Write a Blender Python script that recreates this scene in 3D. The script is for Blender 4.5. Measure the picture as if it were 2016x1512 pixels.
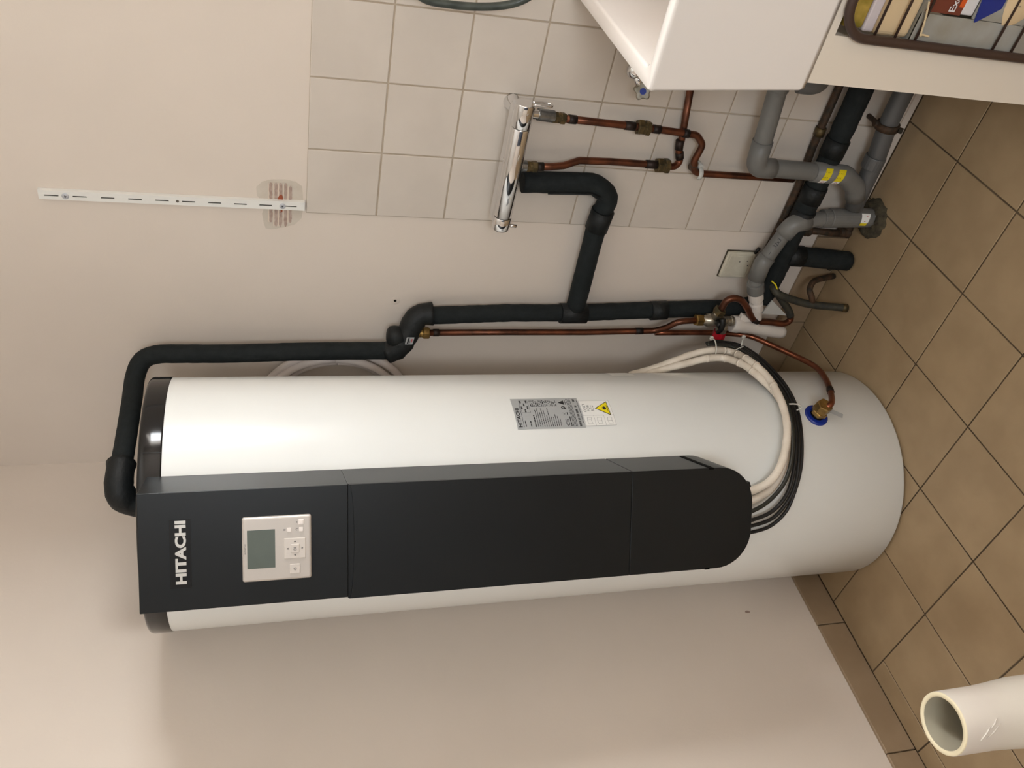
import bpy, bmesh, math, random
from mathutils import Vector, Matrix
random.seed(7)
for o in list(bpy.data.objects):
    bpy.data.objects.remove(o)
sc = bpy.context.scene
COL = sc.collection

# ------------------------------------------------------------------ camera
# the photograph was taken with the phone held sideways: the world's up is the picture's left
cx = Vector((0.18393, -0.21523, -0.95909)); cy = Vector((0.73279, 0.68035, -0.01214)); cz = Vector((0.65512, -0.70058, 0.28285))
cam_data = bpy.data.cameras.new('camera'); cam = bpy.data.objects.new('camera', cam_data)
COL.objects.link(cam)
cam.matrix_world = Matrix(((cx.x, cy.x, cz.x, 1.7544), (cx.y, cy.y, cz.y, -1.6048), (cx.z, cy.z, cz.z, 1.4612), (0, 0, 0, 1)))
cam_data.sensor_width = 36.0; cam_data.lens = 1661.4 / 2016 * 36.0
cam_data.clip_start = 0.02
sc.camera = cam

# ------------------------------------------------------------------ world, light, exposure
sc.view_settings.view_transform = 'Standard'; sc.view_settings.look = 'None'
sc.view_settings.gamma = 1.0; sc.view_settings.use_curve_mapping = False
sc.view_settings.exposure = 0.0
wd = bpy.data.worlds.new('world'); sc.world = wd; wd.use_nodes = True
wd.node_tree.nodes['Background'].inputs[0].default_value = (0.80, 0.90, 1.0, 1)
wd.node_tree.nodes['Background'].inputs[1].default_value = 0.6

def area(name, loc, target, sx, sy, power, col):
    d = bpy.data.lights.new(name, 'AREA'); d.shape = 'RECTANGLE'; d.size = sx; d.size_y = sy
    d.energy = power; d.color = col
    o = bpy.data.objects.new(name, d); COL.objects.link(o)
    o.location = loc
    o.rotation_euler = (Vector(target) - Vector(loc)).to_track_quat('-Z', 'Y').to_euler()
    return o
# daylight outside the window over the sink and outside the second window behind the camera
area('window_daylight', (2.10, 0.27, 1.70), (1.45, -2.0, 1.62), 0.98, 0.48, 71, (0.93, 0.97, 1.0))
area('back_window_daylight', (2.50, -3.32, 1.62), (1.60, 0.0, 1.15), 0.76, 1.00, 46, (0.87, 0.94, 1.0))

# ------------------------------------------------------------------ materials
def lin(c):
    return tuple((v / 12.92 if v <= 0.04045 else ((v + 0.055) / 1.055) ** 2.4) for v in c)
def rgb(r, g, b):
    return (*lin((r / 255, g / 255, b / 255)), 1)
MATS = {}
def mat(name, col, rough=0.5, metal=0.0, col2=None, scale=20, bump=0.0, bscale=200, coat=0.0, spec=0.5, stretch=None, detail=4, lo=0.35, hi=0.65, trans=0.0):
    m = bpy.data.materials.new(name); m.use_nodes = True
    nt = m.node_tree; b = nt.nodes['Principled BSDF']
    b.inputs['Base Color'].default_value = col
    b.inputs['Roughness'].default_value = rough; b.inputs['Metallic'].default_value = metal
    b.inputs['Specular IOR Level'].default_value = spec
    if coat: b.inputs['Coat Weight'].default_value = coat; b.inputs['Coat Roughness'].default_value = 0.08
    if trans: b.inputs['Transmission Weight'].default_value = trans
    tc = nt.nodes.new('ShaderNodeTexCoord')
    src = tc.outputs['Object']
    if stretch:
        mp = nt.nodes.new('ShaderNodeMapping'); mp.inputs['Scale'].default_value = stretch
        nt.links.new(src, mp.inputs[0]); src = mp.outputs[0]
    if col2:
        n = nt.nodes.new('ShaderNodeTexNoise'); n.inputs['Scale'].default_value = scale; n.inputs['Detail'].default_value = detail
        oi = nt.nodes.new('ShaderNodeObjectInfo')
        ad = nt.nodes.new('ShaderNodeVectorMath'); ad.operation = 'ADD'
        cb = nt.nodes.new('ShaderNodeVectorMath'); cb.operation = 'SCALE'; cb.inputs['Scale'].default_value = 31.0
        co = nt.nodes.new('ShaderNodeCombineXYZ')
        nt.links.new(oi.outputs['Random'], co.inputs[0]); nt.links.new(oi.outputs['Random'], co.inputs[2])
        nt.links.new(co.outputs[0], cb.inputs[0])
        nt.links.new(src, ad.inputs[0]); nt.links.new(cb.outputs[0], ad.inputs[1])
        nt.links.new(ad.outputs[0], n.inputs['Vector'])
        r = nt.nodes.new('ShaderNodeValToRGB'); r.color_ramp.elements[0].position = lo; r.color_ramp.elements[1].position = hi
        r.color_ramp.elements[0].color = col; r.color_ramp.elements[1].color = col2
        nt.links.new(n.outputs['Fac'], r.inputs[0]); nt.links.new(r.outputs[0], b.inputs['Base Color'])
    if bump:
        n2 = nt.nodes.new('ShaderNodeTexNoise'); n2.inputs['Scale'].default_value = bscale; n2.inputs['Detail'].default_value = 3
        bp = nt.nodes.new('ShaderNodeBump'); bp.inputs['Strength'].default_value = bump; bp.inputs['Distance'].default_value = 0.002
        nt.links.new(src, n2.inputs['Vector']); nt.links.new(n2.outputs['Fac'], bp.inputs['Height']); nt.links.new(bp.outputs[0], b.inputs['Normal'])
    MATS[name] = m
    return m
M = MATS
mat('plaster', rgb(227, 215, 203), 0.85, col2=rgb(223, 211, 199), scale=3, bump=0.08, bscale=160)
mat('ceiling_paint', rgb(235, 231, 224), 0.9)
mat('wall_tile', rgb(216, 206, 195), 0.38, col2=rgb(209, 199, 188), scale=7, bump=0.03, bscale=60)
mat('wall_grout', rgb(176, 160, 140), 0.9, col2=rgb(190, 176, 158), scale=30)
mat('floor_tile', rgb(158, 135, 104), 0.42, col2=rgb(168, 145, 113), scale=12, bump=0.08, bscale=220)
mat('floor_grout', rgb(74, 60, 44), 0.9, col2=rgb(98, 82, 62), scale=9)
mat('skirt_tile', rgb(160, 138, 112), 0.42, col2=rgb(152, 130, 104), scale=12, bump=0.08, bscale=220)
mat('white_enamel', rgb(236, 238, 236), 0.30, coat=0.35, col2=rgb(232, 234, 232), scale=2)
mat('cap_gloss', rgb(18, 18, 19), 0.12, spec=0.45)
mat('cover_matte', rgb(25, 27, 28), 0.36, col2=rgb(23, 25, 26), scale=4, bump=0.02, bscale=700, spec=0.3)
mat('cover_gap', rgb(5, 5, 5), 0.8, spec=0.1)
mat('badge_black', rgb(27, 26, 25), 0.22)
mat('letter_silver', rgb(205, 202, 196), 0.35, 0.3)
mat('panel_silver', rgb(198, 190, 182), 0.38, 0.25)
mat('panel_button', rgb(214, 206, 198), 0.35, 0.1)
mat('button_white', rgb(240, 232, 226), 0.3)
mat('screen_lcd', rgb(96, 104, 97), 0.12, col2=rgb(104, 112, 106), scale=12)
mat('ink', rgb(38, 38, 40), 0.6)
mat('ink_grey', rgb(120, 122, 124), 0.6)
mat('plate_silver', rgb(178, 181, 182), 0.4, 0.1)
mat('label_white', rgb(243, 243, 240), 0.4)
mat('warn_yellow', rgb(246, 226, 22), 0.45)
mat('foam_black', rgb(22, 27, 28), 0.8, col2=rgb(29, 34, 35), spec=0.3, scale=60, bump=0.6, bscale=90)
mat('foam_tape', rgb(19, 22, 23), 0.55, spec=0.35, bump=0.5, bscale=120)
mat('copper', rgb(132, 80, 58), 0.36, 0.85, col2=rgb(84, 56, 44), scale=22, bump=0.1, bscale=90)
mat('copper_warm', rgb(158, 96, 70), 0.32, 0.85, col2=rgb(112, 66, 48), scale=26)
mat('copper_dark', rgb(58, 44, 38), 0.5, 0.6, col2=rgb(36, 33, 32), scale=60)
mat('copper_old', rgb(86, 62, 44), 0.7, 0.3, col2=rgb(50, 44, 34), scale=60, bump=0.5)
mat('pipe_dirty', rgb(46, 47, 44), 0.6, 0.1, col2=rgb(66, 62, 50), scale=70, bump=0.3)
mat('brass', rgb(176, 144, 84), 0.34, 0.85, col2=rgb(138, 110, 66), scale=60)
mat('brass_dull', rgb(116, 96, 62), 0.5, 0.7, col2=rgb(78, 70, 50), scale=70)
mat('nickel', rgb(176, 168, 154), 0.3, 0.8, col2=rgb(140, 132, 116), scale=60)
mat('chrome', rgb(225, 225, 226), 0.06, 1.0)
mat('zinc', rgb(150, 153, 154), 0.3, 0.9, col2=rgb(120, 122, 124), scale=60)
mat('pvc_grey', rgb(120, 119, 116), 0.42, col2=rgb(110, 109, 106), scale=12)
mat('pvc_grey_dark', rgb(92, 92, 92), 0.45, col2=rgb(84, 84, 84), scale=12)
mat('white_plastic', rgb(222, 214, 206), 0.4)
mat('clip_plastic', rgb(200, 200, 195), 0.35)
mat('plastic_black', rgb(20, 20, 20), 0.45)
mat('red_plastic', rgb(176, 14, 34), 0.45)
mat('blue_plastic', rgb(14, 44, 140), 0.4)
mat('line_white', rgb(238, 228, 214), 0.6, col2=rgb(226, 214, 198), scale=30, bump=0.4, bscale=120)
mat('coil_white', rgb(225, 214, 208), 0.6)
mat('cable_black', rgb(33, 35, 32), 0.4, col2=rgb(52, 52, 38), scale=300, lo=0.55, hi=0.62)
mat('tie_white', rgb(225, 224, 216), 0.4)
mat('mortar', rgb(84, 76, 58), 0.95, col2=rgb(56, 50, 38), scale=60, bump=1.0, bscale=120)
mat('ceramic', rgb(229, 223, 218), 0.12, coat=0.4)
mat('cabinet_white', rgb(226, 216, 202), 0.45)
mat('rack_brown', rgb(62, 45, 38), 0.4)
mat('sponge_yellow', rgb(176, 148, 68), 0.9, col2=rgb(128, 112, 30), scale=40)
mat('pack_cream', rgb(214, 190, 152), 0.6)
mat('pack_lilac', rgb(206, 196, 198), 0.5)
mat('tray_grey', rgb(160, 160, 156), 0.5, col2=rgb(146, 142, 130), scale=20)
mat('pack_brown', rgb(112, 54, 38), 0.5)
mat('pack_orange', rgb(206, 86, 28), 0.5)
mat('pack_white', rgb(216, 214, 216), 0.5)
mat('pack_blue', rgb(26, 44, 128), 0.45)
mat('string', rgb(206, 186, 150), 0.8)
mat('roll_film', rgb(226, 220, 208), 0.3, col2=rgb(220, 211, 202), scale=8, bump=0.1, bscale=30)
mat('roll_card', rgb(232, 220, 188), 0.7)
mat('roll_inside', rgb(176, 168, 148), 0.6)
mat('socket_white', rgb(214, 208, 190), 0.35, col2=rgb(204, 197, 178), scale=40)
mat('rail_white', rgb(236, 235, 230), 0.35)
mat('slot_dark', rgb(104, 96, 88), 0.8)
mat('screw_steel', rgb(196, 198, 204), 0.35, 0.3)
mat('patch_base', rgb(212, 202, 189), 0.95, col2=rgb(204, 193, 179), scale=30)
mat('patch_glue', rgb(192, 172, 160), 0.95, col2=rgb(168, 144, 132), scale=90)
mat('patch_cream', rgb(224, 208, 192), 0.9)
mat('patch_brick', rgb(158, 84, 58), 0.95)
mat('hose_green', rgb(48, 55, 52), 0.35, col2=rgb(74, 80, 74), scale=40)
mat('sticker_yellow', rgb(232, 212, 24), 0.5)
mat('sticker_red', rgb(190, 90, 96), 0.5)
mat('door_blue', rgb(34, 42, 58), 0.5)
mat('door_white', rgb(226, 222, 214), 0.45)
g = bpy.data.materials.new('window_glass'); g.use_nodes = True; nt = g.node_tree; nt.nodes.clear()
out = nt.nodes.new('ShaderNodeOutputMaterial'); mx = nt.nodes.new('ShaderNodeMixShader'); tp = nt.nodes.new('ShaderNodeBsdfTransparent'); gl = nt.nodes.new('ShaderNodeBsdfGlossy')
gl.inputs['Roughness'].default_value = 0.02; mx.inputs[0].default_value = 0.06
nt.links.new(tp.outputs[0], mx.inputs[1]); nt.links.new(gl.outputs[0], mx.inputs[2]); nt.links.new(mx.outputs[0], out.inputs[0]); M['window_glass'] = g

# ------------------------------------------------------------------ helpers
ORG = {}
def thing(name, label, cat, loc=(0, 0, 0), group=None):
    o = bpy.data.objects.new(name, None); COL.objects.link(o)
    o.empty_display_size = 0.05; o.location = loc; o['label'] = label; o['category'] = cat
    if group: o['group'] = group
    ORG[o.name] = Vector(loc)
    return o
def tag(o, label, cat, group=None):
    o['label'] = label; o['category'] = cat
    if group: o['group'] = group
    return o
class MB:
    """verts / faces collector in world coordinates"""
    def __init__(s): s.v = []; s.f = []; s.sm = []; s.mi = []
    def add(s, vs, fs, smooth=False, mi=0):
        n = len(s.v); s.v += [tuple(v) for v in vs]
        for f in fs: s.f.append([i + n for i in f]); s.sm.append(smooth); s.mi.append(mi)
        return s
def obj(name, mb, m, parent=None, label=None, bevel=0, kind=None, segs=2, subsurf=0):
    vs = [Vector(v) for v in mb.v]
    lo = Vector((min(v.x for v in vs), min(v.y for v in vs), min(v.z for v in vs)))
    hi = Vector((max(v.x for v in vs), max(v.y for v in vs), max(v.z for v in vs)))
    c = Vector(((lo.x + hi.x) / 2, (lo.y + hi.y) / 2, lo.z))
    me = bpy.data.meshes.new(name); me.from_pydata([v - c for v in vs], [], mb.f)
    for p, sflag, k in zip(me.polygons, mb.sm, mb.mi): p.use_smooth = sflag; p.material_index = k
    for mm in (m if isinstance(m, (list, tuple)) else [m]): me.materials.append(M[mm])
    o = bpy.data.objects.new(name, me); COL.objects.link(o)
    if parent is not None:
        o.parent = parent; o.location = c - ORG[parent.name]
    else: o.location = c
    ORG[o.name] = c
    if label: o['label'] = label
    if kind: o['kind'] = kind
    if bevel:
        b = o.modifiers.new('bevel', 'BEVEL'); b.width = bevel; b.segments = segs; b.limit_method = 'ANGLE'
        b.angle_limit = 0.7
    if subsurf:
        b = o.modifiers.new('sub', 'SUBSURF'); b.levels = subsurf; b.render_levels = subsurf
    return o
def box(lo, hi, mb=None, fn=None, mi=0):
    mb = mb or MB()
    x0, y0, z0 = lo; x1, y1, z1 = hi
    vs = [(x0, y0, z0), (x1, y0, z0), (x1, y1, z0), (x0, y1, z0), (x0, y0, z1), (x1, y0, z1), (x1, y1, z1), (x0, y1, z1)]
    if fn: vs = [fn(Vector(v)) for v in vs]
    return mb.add(vs, [(0, 3, 2, 1), (4, 5, 6, 7), (0, 1, 5, 4), (1, 2, 6, 5), (2, 3, 7, 6), (3, 0, 4, 7)], mi=mi)
def fillet(P, r, n=6):
    P = [Vector(p) for p in P]; out = [P[0]]
    for i in range(1, len(P) - 1):
        a = P[i - 1] - P[i]; b = P[i + 1] - P[i]
        la, lb = a.length, b.length; a.normalize(); b.normalize()
        ang = a.angle(b)
        if ang > 3.05: out.append(P[i]); continue
        t = min(r / math.tan(ang / 2), la * 0.48, lb * 0.48)
        A = P[i] + a * t; B = P[i] + b * t
        for k in range(n + 1):
            u = k / n
            out.append(A * (1 - u) ** 2 + P[i] * 2 * u * (1 - u) + B * u * u)
    out.append(P[-1]); return out
def catmull(P, n=6):
    P = [Vector(p) for p in P]; Q = [P[0] * 2 - P[1]] + P + [P[-1] * 2 - P[-2]]; out = []
    for i in range(1, len(Q) - 2):
        for k in range(n):
            t = k / n; a, b, c, d = Q[i - 1:i + 3]
            out.append(0.5 * ((2 * b) + (c - a) * t + (2 * a - 5 * b + 4 * c - d) * t * t + (3 * b - a - 3 * c + d) * t ** 3))
    out.append(P[-1]); return out
def sweep(P, r, n=16, mb=None, caps=True, smooth=True, mi=0, wob=0.0, seed=0, phase=0.0, flat=(1, 1), up=None):
    """round pipe along points; r number or list"""
    mb = mb or MB(); P = [Vector(p) for p in P]; rnd = random.Random(seed)
    N = len(P); T = []
    for i in range(N):
        t = (P[min(i + 1, N - 1)] - P[max(i - 1, 0)]); T.append(t.normalized())
    ref = Vector(up) if up else (Vector((0, 0, 1)) if abs(T[0].z) < 0.9 else Vector((1, 0, 0)))
    u = (ref - T[0] * ref.dot(T[0])).normalized(); vs = []; fs = []
    for i in range(N):
        u = (u - T[i] * u.dot(T[i])).normalized(); w = T[i].cross(u)
        rr = r[i] if isinstance(r, (list, tuple)) else r
        k1 = 1 + wob * rnd.uniform(-1, 1)
        for k in range(n):
            a = 2 * math.pi * (k + phase) / n
            vs.append(P[i] + (u * math.cos(a) * flat[0] + w * math.sin(a) * flat[1]) * rr * k1)
    for i in range(N - 1):
        for k in range(n):
            k2 = (k + 1) % n
            fs.append((i * n + k, i * n + k2, (i + 1) * n + k2, (i + 1) * n + k))
    base = len(mb.v)
    mb.add(vs, fs, smooth, mi)
    if caps:
        mb.add([], []); mb.f.append([base + k for k in range(n)][::-1]); mb.sm.append(False); mb.mi.append(mi)
        mb.f.append([base + (N - 1) * n + k for k in range(n)]); mb.sm.append(False); mb.mi.append(mi)
    return mb
def cyl(a, b, r, n=20, mb=None, r2=None, mi=0, smooth=True):
    return sweep([a, b], [r, r if r2 is None else r2], n, mb, mi=mi, smooth=smooth)
def stack(a, d, prof, n=20, mb=None, smooth=False, mi=0):
    """solid of stepped radii: prof = [(distance along d, radius)...]"""
    a = Vector(a); d = Vector(d).normalized()
    mb = mb or MB()
    ref = Vector((0, 0, 1)) if abs(d.z) < 0.9 else Vector((1, 0, 0))
    u = (ref - d * ref.dot(d)).normalized(); w = d.cross(u); vs = []; fs = []
    for s, r in prof:
        for k in range(n):
            t = 2 * math.pi * k / n; vs.append(a + d * s + (u * math.cos(t) + w * math.sin(t)) * r)
    for i in range(len(prof) - 1):
        for k in range(n):
            k2 = (k + 1) % n; fs.append((i * n + k, i * n + k2, (i + 1) * n + k2, (i + 1) * n + k))
    base = len(mb.v); mb.add(vs, fs, smooth, mi)
    mb.f.append([base + k for k in range(n)][::-1]); mb.sm.append(False); mb.mi.append(mi)
    mb.f.append([base + (len(prof) - 1) * n + k for k in range(n)]); mb.sm.append(False); mb.mi.append(mi)
    return mb
def hexnut(a, b, r, mb=None, phase=0.0):
    a = Vector(a); b = Vector(b); d = b - a; c = d * 0.12
    return sweep([a, a + c, b - c, b], [r * 0.9, r, r, r * 0.9], 6, mb, smooth=False, phase=phase)
def lathe(c, prof, n=96, mb=None, smooth=True, mi=0):
    mb = mb or MB(); vs = []; fs = []
    for z, r in prof:
        for k in range(n):
            t = 2 * math.pi * k / n; vs.append((c[0] + r * math.cos(t), c[1] + r * math.sin(t), z))
    for i in range(len(prof) - 1):
        for k in range(n):
            k2 = (k + 1) % n; fs.append((i * n + k, i * n + k2, (i + 1) * n + k2, (i + 1) * n + k))
    return mb.add(vs, fs, smooth, mi)
def along(P, s):
    """resample: cumulative length helper"""
    P = [Vector(p) for p in P]; L = 0
    for a, b in zip(P, P[1:]):
        l = (b - a).length
        if L + l >= s: return a.lerp(b, (s - L) / l), (b - a).normalized()
        L += l
    return P[-1], (P[-1] - P[-2]).normalized()
def length(P): return sum((Vector(b) - Vector(a)).length for a, b in zip(P, P[1:]))
def resample(P, step):
    L = length(P); n = max(2, int(L / step)); return [along(P, L * i / n)[0] for i in range(n + 1)]
TXT = {}
def text2d(s, size, bold=0.0, sx=1.0, align='CENTER'):
    key = (s, size, bold, sx, align)
    if key in TXT: return TXT[key]
    cu = bpy.data.curves.new('t', 'FONT'); cu.body = s; cu.size = size; cu.offset = bold; cu.align_x = align; cu.align_y = 'CENTER'
    cu.resolution_u = 3
    o = bpy.data.objects.new('t', cu); COL.objects.link(o)
    dg = bpy.context.evaluated_depsgraph_get(); dg.update()
    me = bpy.data.meshes.new_from_object(o.evaluated_get(dg))
    r = ([(v.co.x * sx, v.co.y) for v in me.vertices], [list(p.vertices) for p in me.polygons])
    bpy.data.objects.remove(o); bpy.data.meshes.remove(me); bpy.data.curves.remove(cu)
    TXT[key] = r; return r
def put_text(mb, s, size, fn, x=0, y=0, bold=0.0, sx=1.0, align='CENTER', mi=0):
    v, f = text2d(s, size, bold, sx, align)
    return mb.add([fn(a + x, b + y) for a, b in v], f, False, mi)
def poly(mb, pts, fn, mi=0):
    return mb.add([fn(a, b) for a, b in pts], [list(range(len(pts)))], False, mi)
def rect(mb, x0, y0, x1, y1, fn, nx=1, mi=0):
    for i in range(nx):
        a = x0 + (x1 - x0) * i / nx; b = x0 + (x1 - x0) * (i + 1) / nx
        poly(mb, [(a, y0), (b, y0), (b, y1), (a, y1)], fn, mi)
    return mb

# ================================================================== THE SETTING
RX, RY, RZ = 3.0, -3.05, 2.45
def struct(name, mb, m, **k): return obj(name, mb, m, kind='structure', **k)
def tile_mesh(name, w, h, t, m, ch=0.0009, axis='y'):
    """chamfered tile; local frame: centre of back face at origin, face towards -y ('y'), +x ('x') or +z ('z')"""
    a, b = w / 2, h / 2
    V = [(-a, -b, 0), (a, -b, 0), (a, b, 0), (-a, b, 0), (-a, -b, t - ch), (a, -b, t - ch), (a, b, t - ch), (-a, b, t - ch),
         (-a + ch, -b + ch, t), (a - ch, -b + ch, t), (a - ch, b - ch, t), (-a + ch, b - ch, t)]
    Fs = []
    for r0 in (0, 4):
        for k in range(4): Fs.append((r0 + k, r0 + (k + 1) % 4, r0 + 4 + (k + 1) % 4, r0 + 4 + k))
    Fs.append((8, 9, 10, 11))
    fn = {'y': lambda x, y, z: (x, -z, y), 'x': lambda x, y, z: (z, x, y), 'z': lambda x, y, z: (x, y, z)}[axis]
    me = bpy.data.meshes.new(name); me.from_pydata([fn(*v) for v in V], [], Fs); me.materials.append(M[m]); return me
def piece(name, me, loc, parent, rot=None):
    o = bpy.data.objects.new(name, me); COL.objects.link(o); o.parent = parent
    o.location = Vector(loc) - ORG[parent.name]
    if rot: o.rotation_euler = rot
    return o

floor = struct('floor', box((-0.3, RY - 0.2, -0.12), (RX + 0.2, 0.3, -0.0016)), 'floor_grout')
S = 0.205; XM = 0.0557; YL = -0.190
xs = [0.0, XM] + [XM + S * k for k in range(1, 15)]; xs[-1] = min(xs[-1], RX)
ys = [0.0, YL] + [YL - S * k for k in range(1, 15)]
full = tile_mesh('floor_tile', S - 0.0036, S - 0.0036, 0.006, 'floor_tile', axis='z')
cache = {}
for i in range(len(xs) - 1):
    for j in range(len(ys) - 1):
        x0_, x1_ = xs[i], xs[i + 1]
        if j < 4 and i < 2:          # the narrow cut strip along the left wall only starts further out
            if i == 0: continue
            x0_ = 0.0
        w = x1_ - x0_; h = ys[j] - ys[j + 1]
        key = (round(w, 4), round(h, 4))
        if key not in cache:
            cache[key] = full if key == (S, S) else tile_mesh('floor_tile', w - (0.0016 if w < 0.1 else 0.0036), h - 0.0036, 0.006, 'floor_tile', axis='z')
        rr = random.uniform(-0.0004, 0.0003)
        piece('tile', cache[key], ((x0_ + x1_) / 2 + random.uniform(-0.0004, 0.0004), (ys[j] + ys[j + 1]) / 2, -0.006 + rr), floor)

WX0, WX1, WZ0, WZ1 = 1.55, 2.60, 1.43, 1.97
mb = MB()
PY = 0.005      # plaster face of the right wall (tiles stand 5 mm proud of it)
box((-0.3, PY, -0.1), (WX0, 0.3, RZ), mb); box((WX1, PY, -0.1), (RX + 0.2, 0.3, RZ), mb)
box((WX0, PY, -0.1), (WX1, 0.3, WZ0), mb); box((WX0, PY, WZ1), (WX1, 0.3, RZ), mb)
wr = struct('wall_right', mb, 'plaster')
V0, ZT, WT = 0.7605, 1.3698, 0.15
gm = obj('grout_bed', box((V0, 0.0022, 0.0), (RX, 0.006, ZT - 0.001)), 'wall_grout', wr)
fw = tile_mesh('wall_tile', WT - 0.0034, WT - 0.0034, 0.005, 'wall_tile', ch=0.001)
cache = {}
zs = [ZT - WT * k for k in range(10)] + [0.0]
xw = [V0 + WT * k for k in range(15)] + [RX]
for i in range(len(xw) - 1):
    for j in range(len(zs) - 1):
        w = xw[i + 1] - xw[i]; h = zs[j] - zs[j + 1]
        if w < 0.01: continue
        key = (round(w, 4), round(h, 4))
        if key not in cache: cache[key] = fw if key == (WT, WT) else tile_mesh('wall_tile', w - 0.0034, h - 0.0024, 0.005, 'wall_tile', ch=0.001)
        piece('tile', cache[key], ((xw[i] + xw[i + 1]) / 2, 0.005 + random.uniform(-0.0002, 0.0003), (zs[j] + zs[j + 1]) / 2), wr)

wl = struct('wall_left', box((-0.3, RY - 0.2, -0.1), (-0.008, PY, RZ)), 'plaster')
obj('scuff_mark', MB().add([(-0.0076, -0.6005 + 0.004 * math.sin(k * 0.785), 0.2585 + 0.0075 * math.cos(k * 0.785)) for k in range(8)], [list(range(8))]), 'patch_glue', wl)
struct('wall_back', box((RX, RY - 0.2, -0.1), (RX + 0.2, PY, RZ)), 'plaster')
DX0, DX1, DZB, DZ = 2.12, 2.92, 1.08, 2.12; EZ = 2.08; EX0, EX1 = 0.92, 1.96
mb = MB()
box((-0.008, RY - 0.2, -0.1), (EX0, RY, RZ), mb); box((EX1, RY - 0.2, -0.1), (DX0, RY, RZ), mb); box((DX1, RY - 0.2, -0.1), (RX, RY, RZ), mb)
box((EX0, RY - 0.2, EZ), (EX1, RY, RZ), mb); box((DX0, RY - 0.2, DZ), (DX1, RY, RZ), mb)
box((DX0, RY - 0.2, -0.1), (DX1, RY, DZB), mb); box((EX0, RY - 0.2, -0.1), (EX1, RY, -0.004), mb)
struct('wall_front', mb, 'plaster')
struct('ceiling', box((-0.3, RY - 0.2, RZ), (RX + 0.2, 0.3, RZ + 0.12)), 'ceiling_paint')

# window over the sink (just beyond the frame; its light falls on the heater)
mb = MB(); y0, y1 = 0.19, 0.24; fwid = 0.05
box((WX0, y0, WZ0), (WX1, y1, WZ0 + fwid), mb); box((WX0, y0, WZ1 - fwid), (WX1, y1, WZ1), mb)
box((WX0, y0, WZ0 + fwid), (WX0 + fwid, y1, WZ1 - fwid), mb); box((WX1 - fwid, y0, WZ0 + fwid), (WX1, y1, WZ1 - fwid), mb)
w1 = struct('window_1', mb, 'door_white', bevel=0.003)
obj('pane', box((WX0 + fwid, 0.212, WZ0 + fwid), (WX1 - fwid, 0.216, WZ1 - fwid)), 'window_glass', w1)
mb = MB(); box((WX0 + 0.07, 0.172, 1.66), (WX0 + 0.085, 0.19, 1.74), mb); box((WX0 + 0.07, 0.15, 1.70), (WX0 + 0.085, 0.172, 1.72), mb); box((WX0 + 0.07, 0.15, 1.62), (WX0 + 0.085, 0.162, 1.70), mb)
obj('window_handle', mb, 'nickel', w1, bevel=0.002)
# second window behind the photographer, and an unseen dark door, added to darken the heater cover's reflection
mb = MB(); y0, y1 = RY - 0.12, RY - 0.06
box((DX0, y0, DZB), (DX0 + 0.05, y1, DZ), mb); box((DX1 - 0.05, y0, DZB), (DX1, y1, DZ), mb); box((DX0 + 0.05, y0, DZ - 0.05), (DX1 - 0.05, y1, DZ), mb)
box((DX0 + 0.05, y0, DZB), (DX1 - 0.05, y1, DZB + 0.05), mb)
d1 = struct('window_2', mb, 'door_white', bevel=0.003)
obj('pane', box((DX0 + 0.05, y0 + 0.025, DZB + 0.05), (DX1 - 0.05, y0 + 0.030, DZ - 0.05)), 'window_glass', d1)
d2 = struct('added_door_1', box((EX0, RY - 0.06, 0.004), (EX1, RY - 0.02, EZ)), 'door_blue', bevel=0.003)
for z0, z1 in ((0.15, 0.95), (1.10, 1.95)): obj('door_panel', box((EX0 + 0.14, RY - 0.021, z0), (EX1 - 0.14, RY - 0.012, z1)), 'door_blue', d2, bevel=0.004)
mb = MB(); cyl((EX0 + 0.07, RY - 0.02, 1.02), (EX0 + 0.07, RY + 0.03, 1.02), 0.009, mb=mb); cyl((EX0 + 0.07, RY + 0.025, 1.02), (EX0 + 0.18, RY + 0.025, 1.02), 0.008, mb=mb)
obj('door_handle', mb, 'nickel', d2)

# skirting of brown tiles on both plastered walls
bl = struct('baseboard_left', box((-0.008, RY, 0.0), (-0.005, 0.0, 0.078)), 'floor_grout')
yj = [0.0, -0.323, -0.663, -1.003, -1.343, -1.683, -2.023, -2.363, -2.703, RY]
cache = {}
for a, b in zip(yj, yj[1:]):
    L = round(a - b, 4)
    if L not in cache: cache[L] = tile_mesh('skirting_tile', L - 0.003, 0.079, 0.008, 'skirt_tile', ch=0.0012, axis='x')
    piece('tile', cache[L], (-0.0075, (a + b) / 2, 0.0405), bl)
br = struct('baseboard_right', box((0.0, 0.002, 0.0), (V0 - 0.002, PY, 0.09)), 'floor_grout')
xj = [0.0, 0.14, 0.48, 0.7585]
for a, b in zip(xj, xj[1:]):
    piece('tile', tile_mesh('skirting_tile', b - a - 0.003, 0.09, 0.008, 'skirt_tile'), ((a + b) / 2, 0.004, 0.046), br)

# bare plaster left by an old bracket on the right wall, with the combed glue and a brick-red core
def onw(off): return lambda a, b: (a, PY - off, b)
ptsA = [(0.789, 1.375), (0.822, 1.378), (0.832, 1.392), (0.836, 1.414), (0.834, 1.440), (0.828, 1.458), (0.815, 1.470), (0.795, 1.469), (0.786, 1.462), (0.787, 1.42)]
ptsB = [(0.767, 1.375), (0.766, 1.455), (0.752, 1.459), (0.730, 1.456), (0.716, 1.452), (0.714, 1.440), (0.720, 1.415), (0.728, 1.392), (0.744, 1.378)]
for pts in (ptsA, ptsB):
    mb = MB(); n = len(pts)
    vs = [(x, PY - 0.0006, z) for x, z in pts] + [(x, PY, z) for x, z in pts]
    mb.add(vs, [list(range(n))] + [(i, (i + 1) % n, n + (i + 1) % n, n + i) for i in range(n)])
    obj('bare_patch', mb, 'patch_base', wr)
rnd = random.Random(3)
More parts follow.
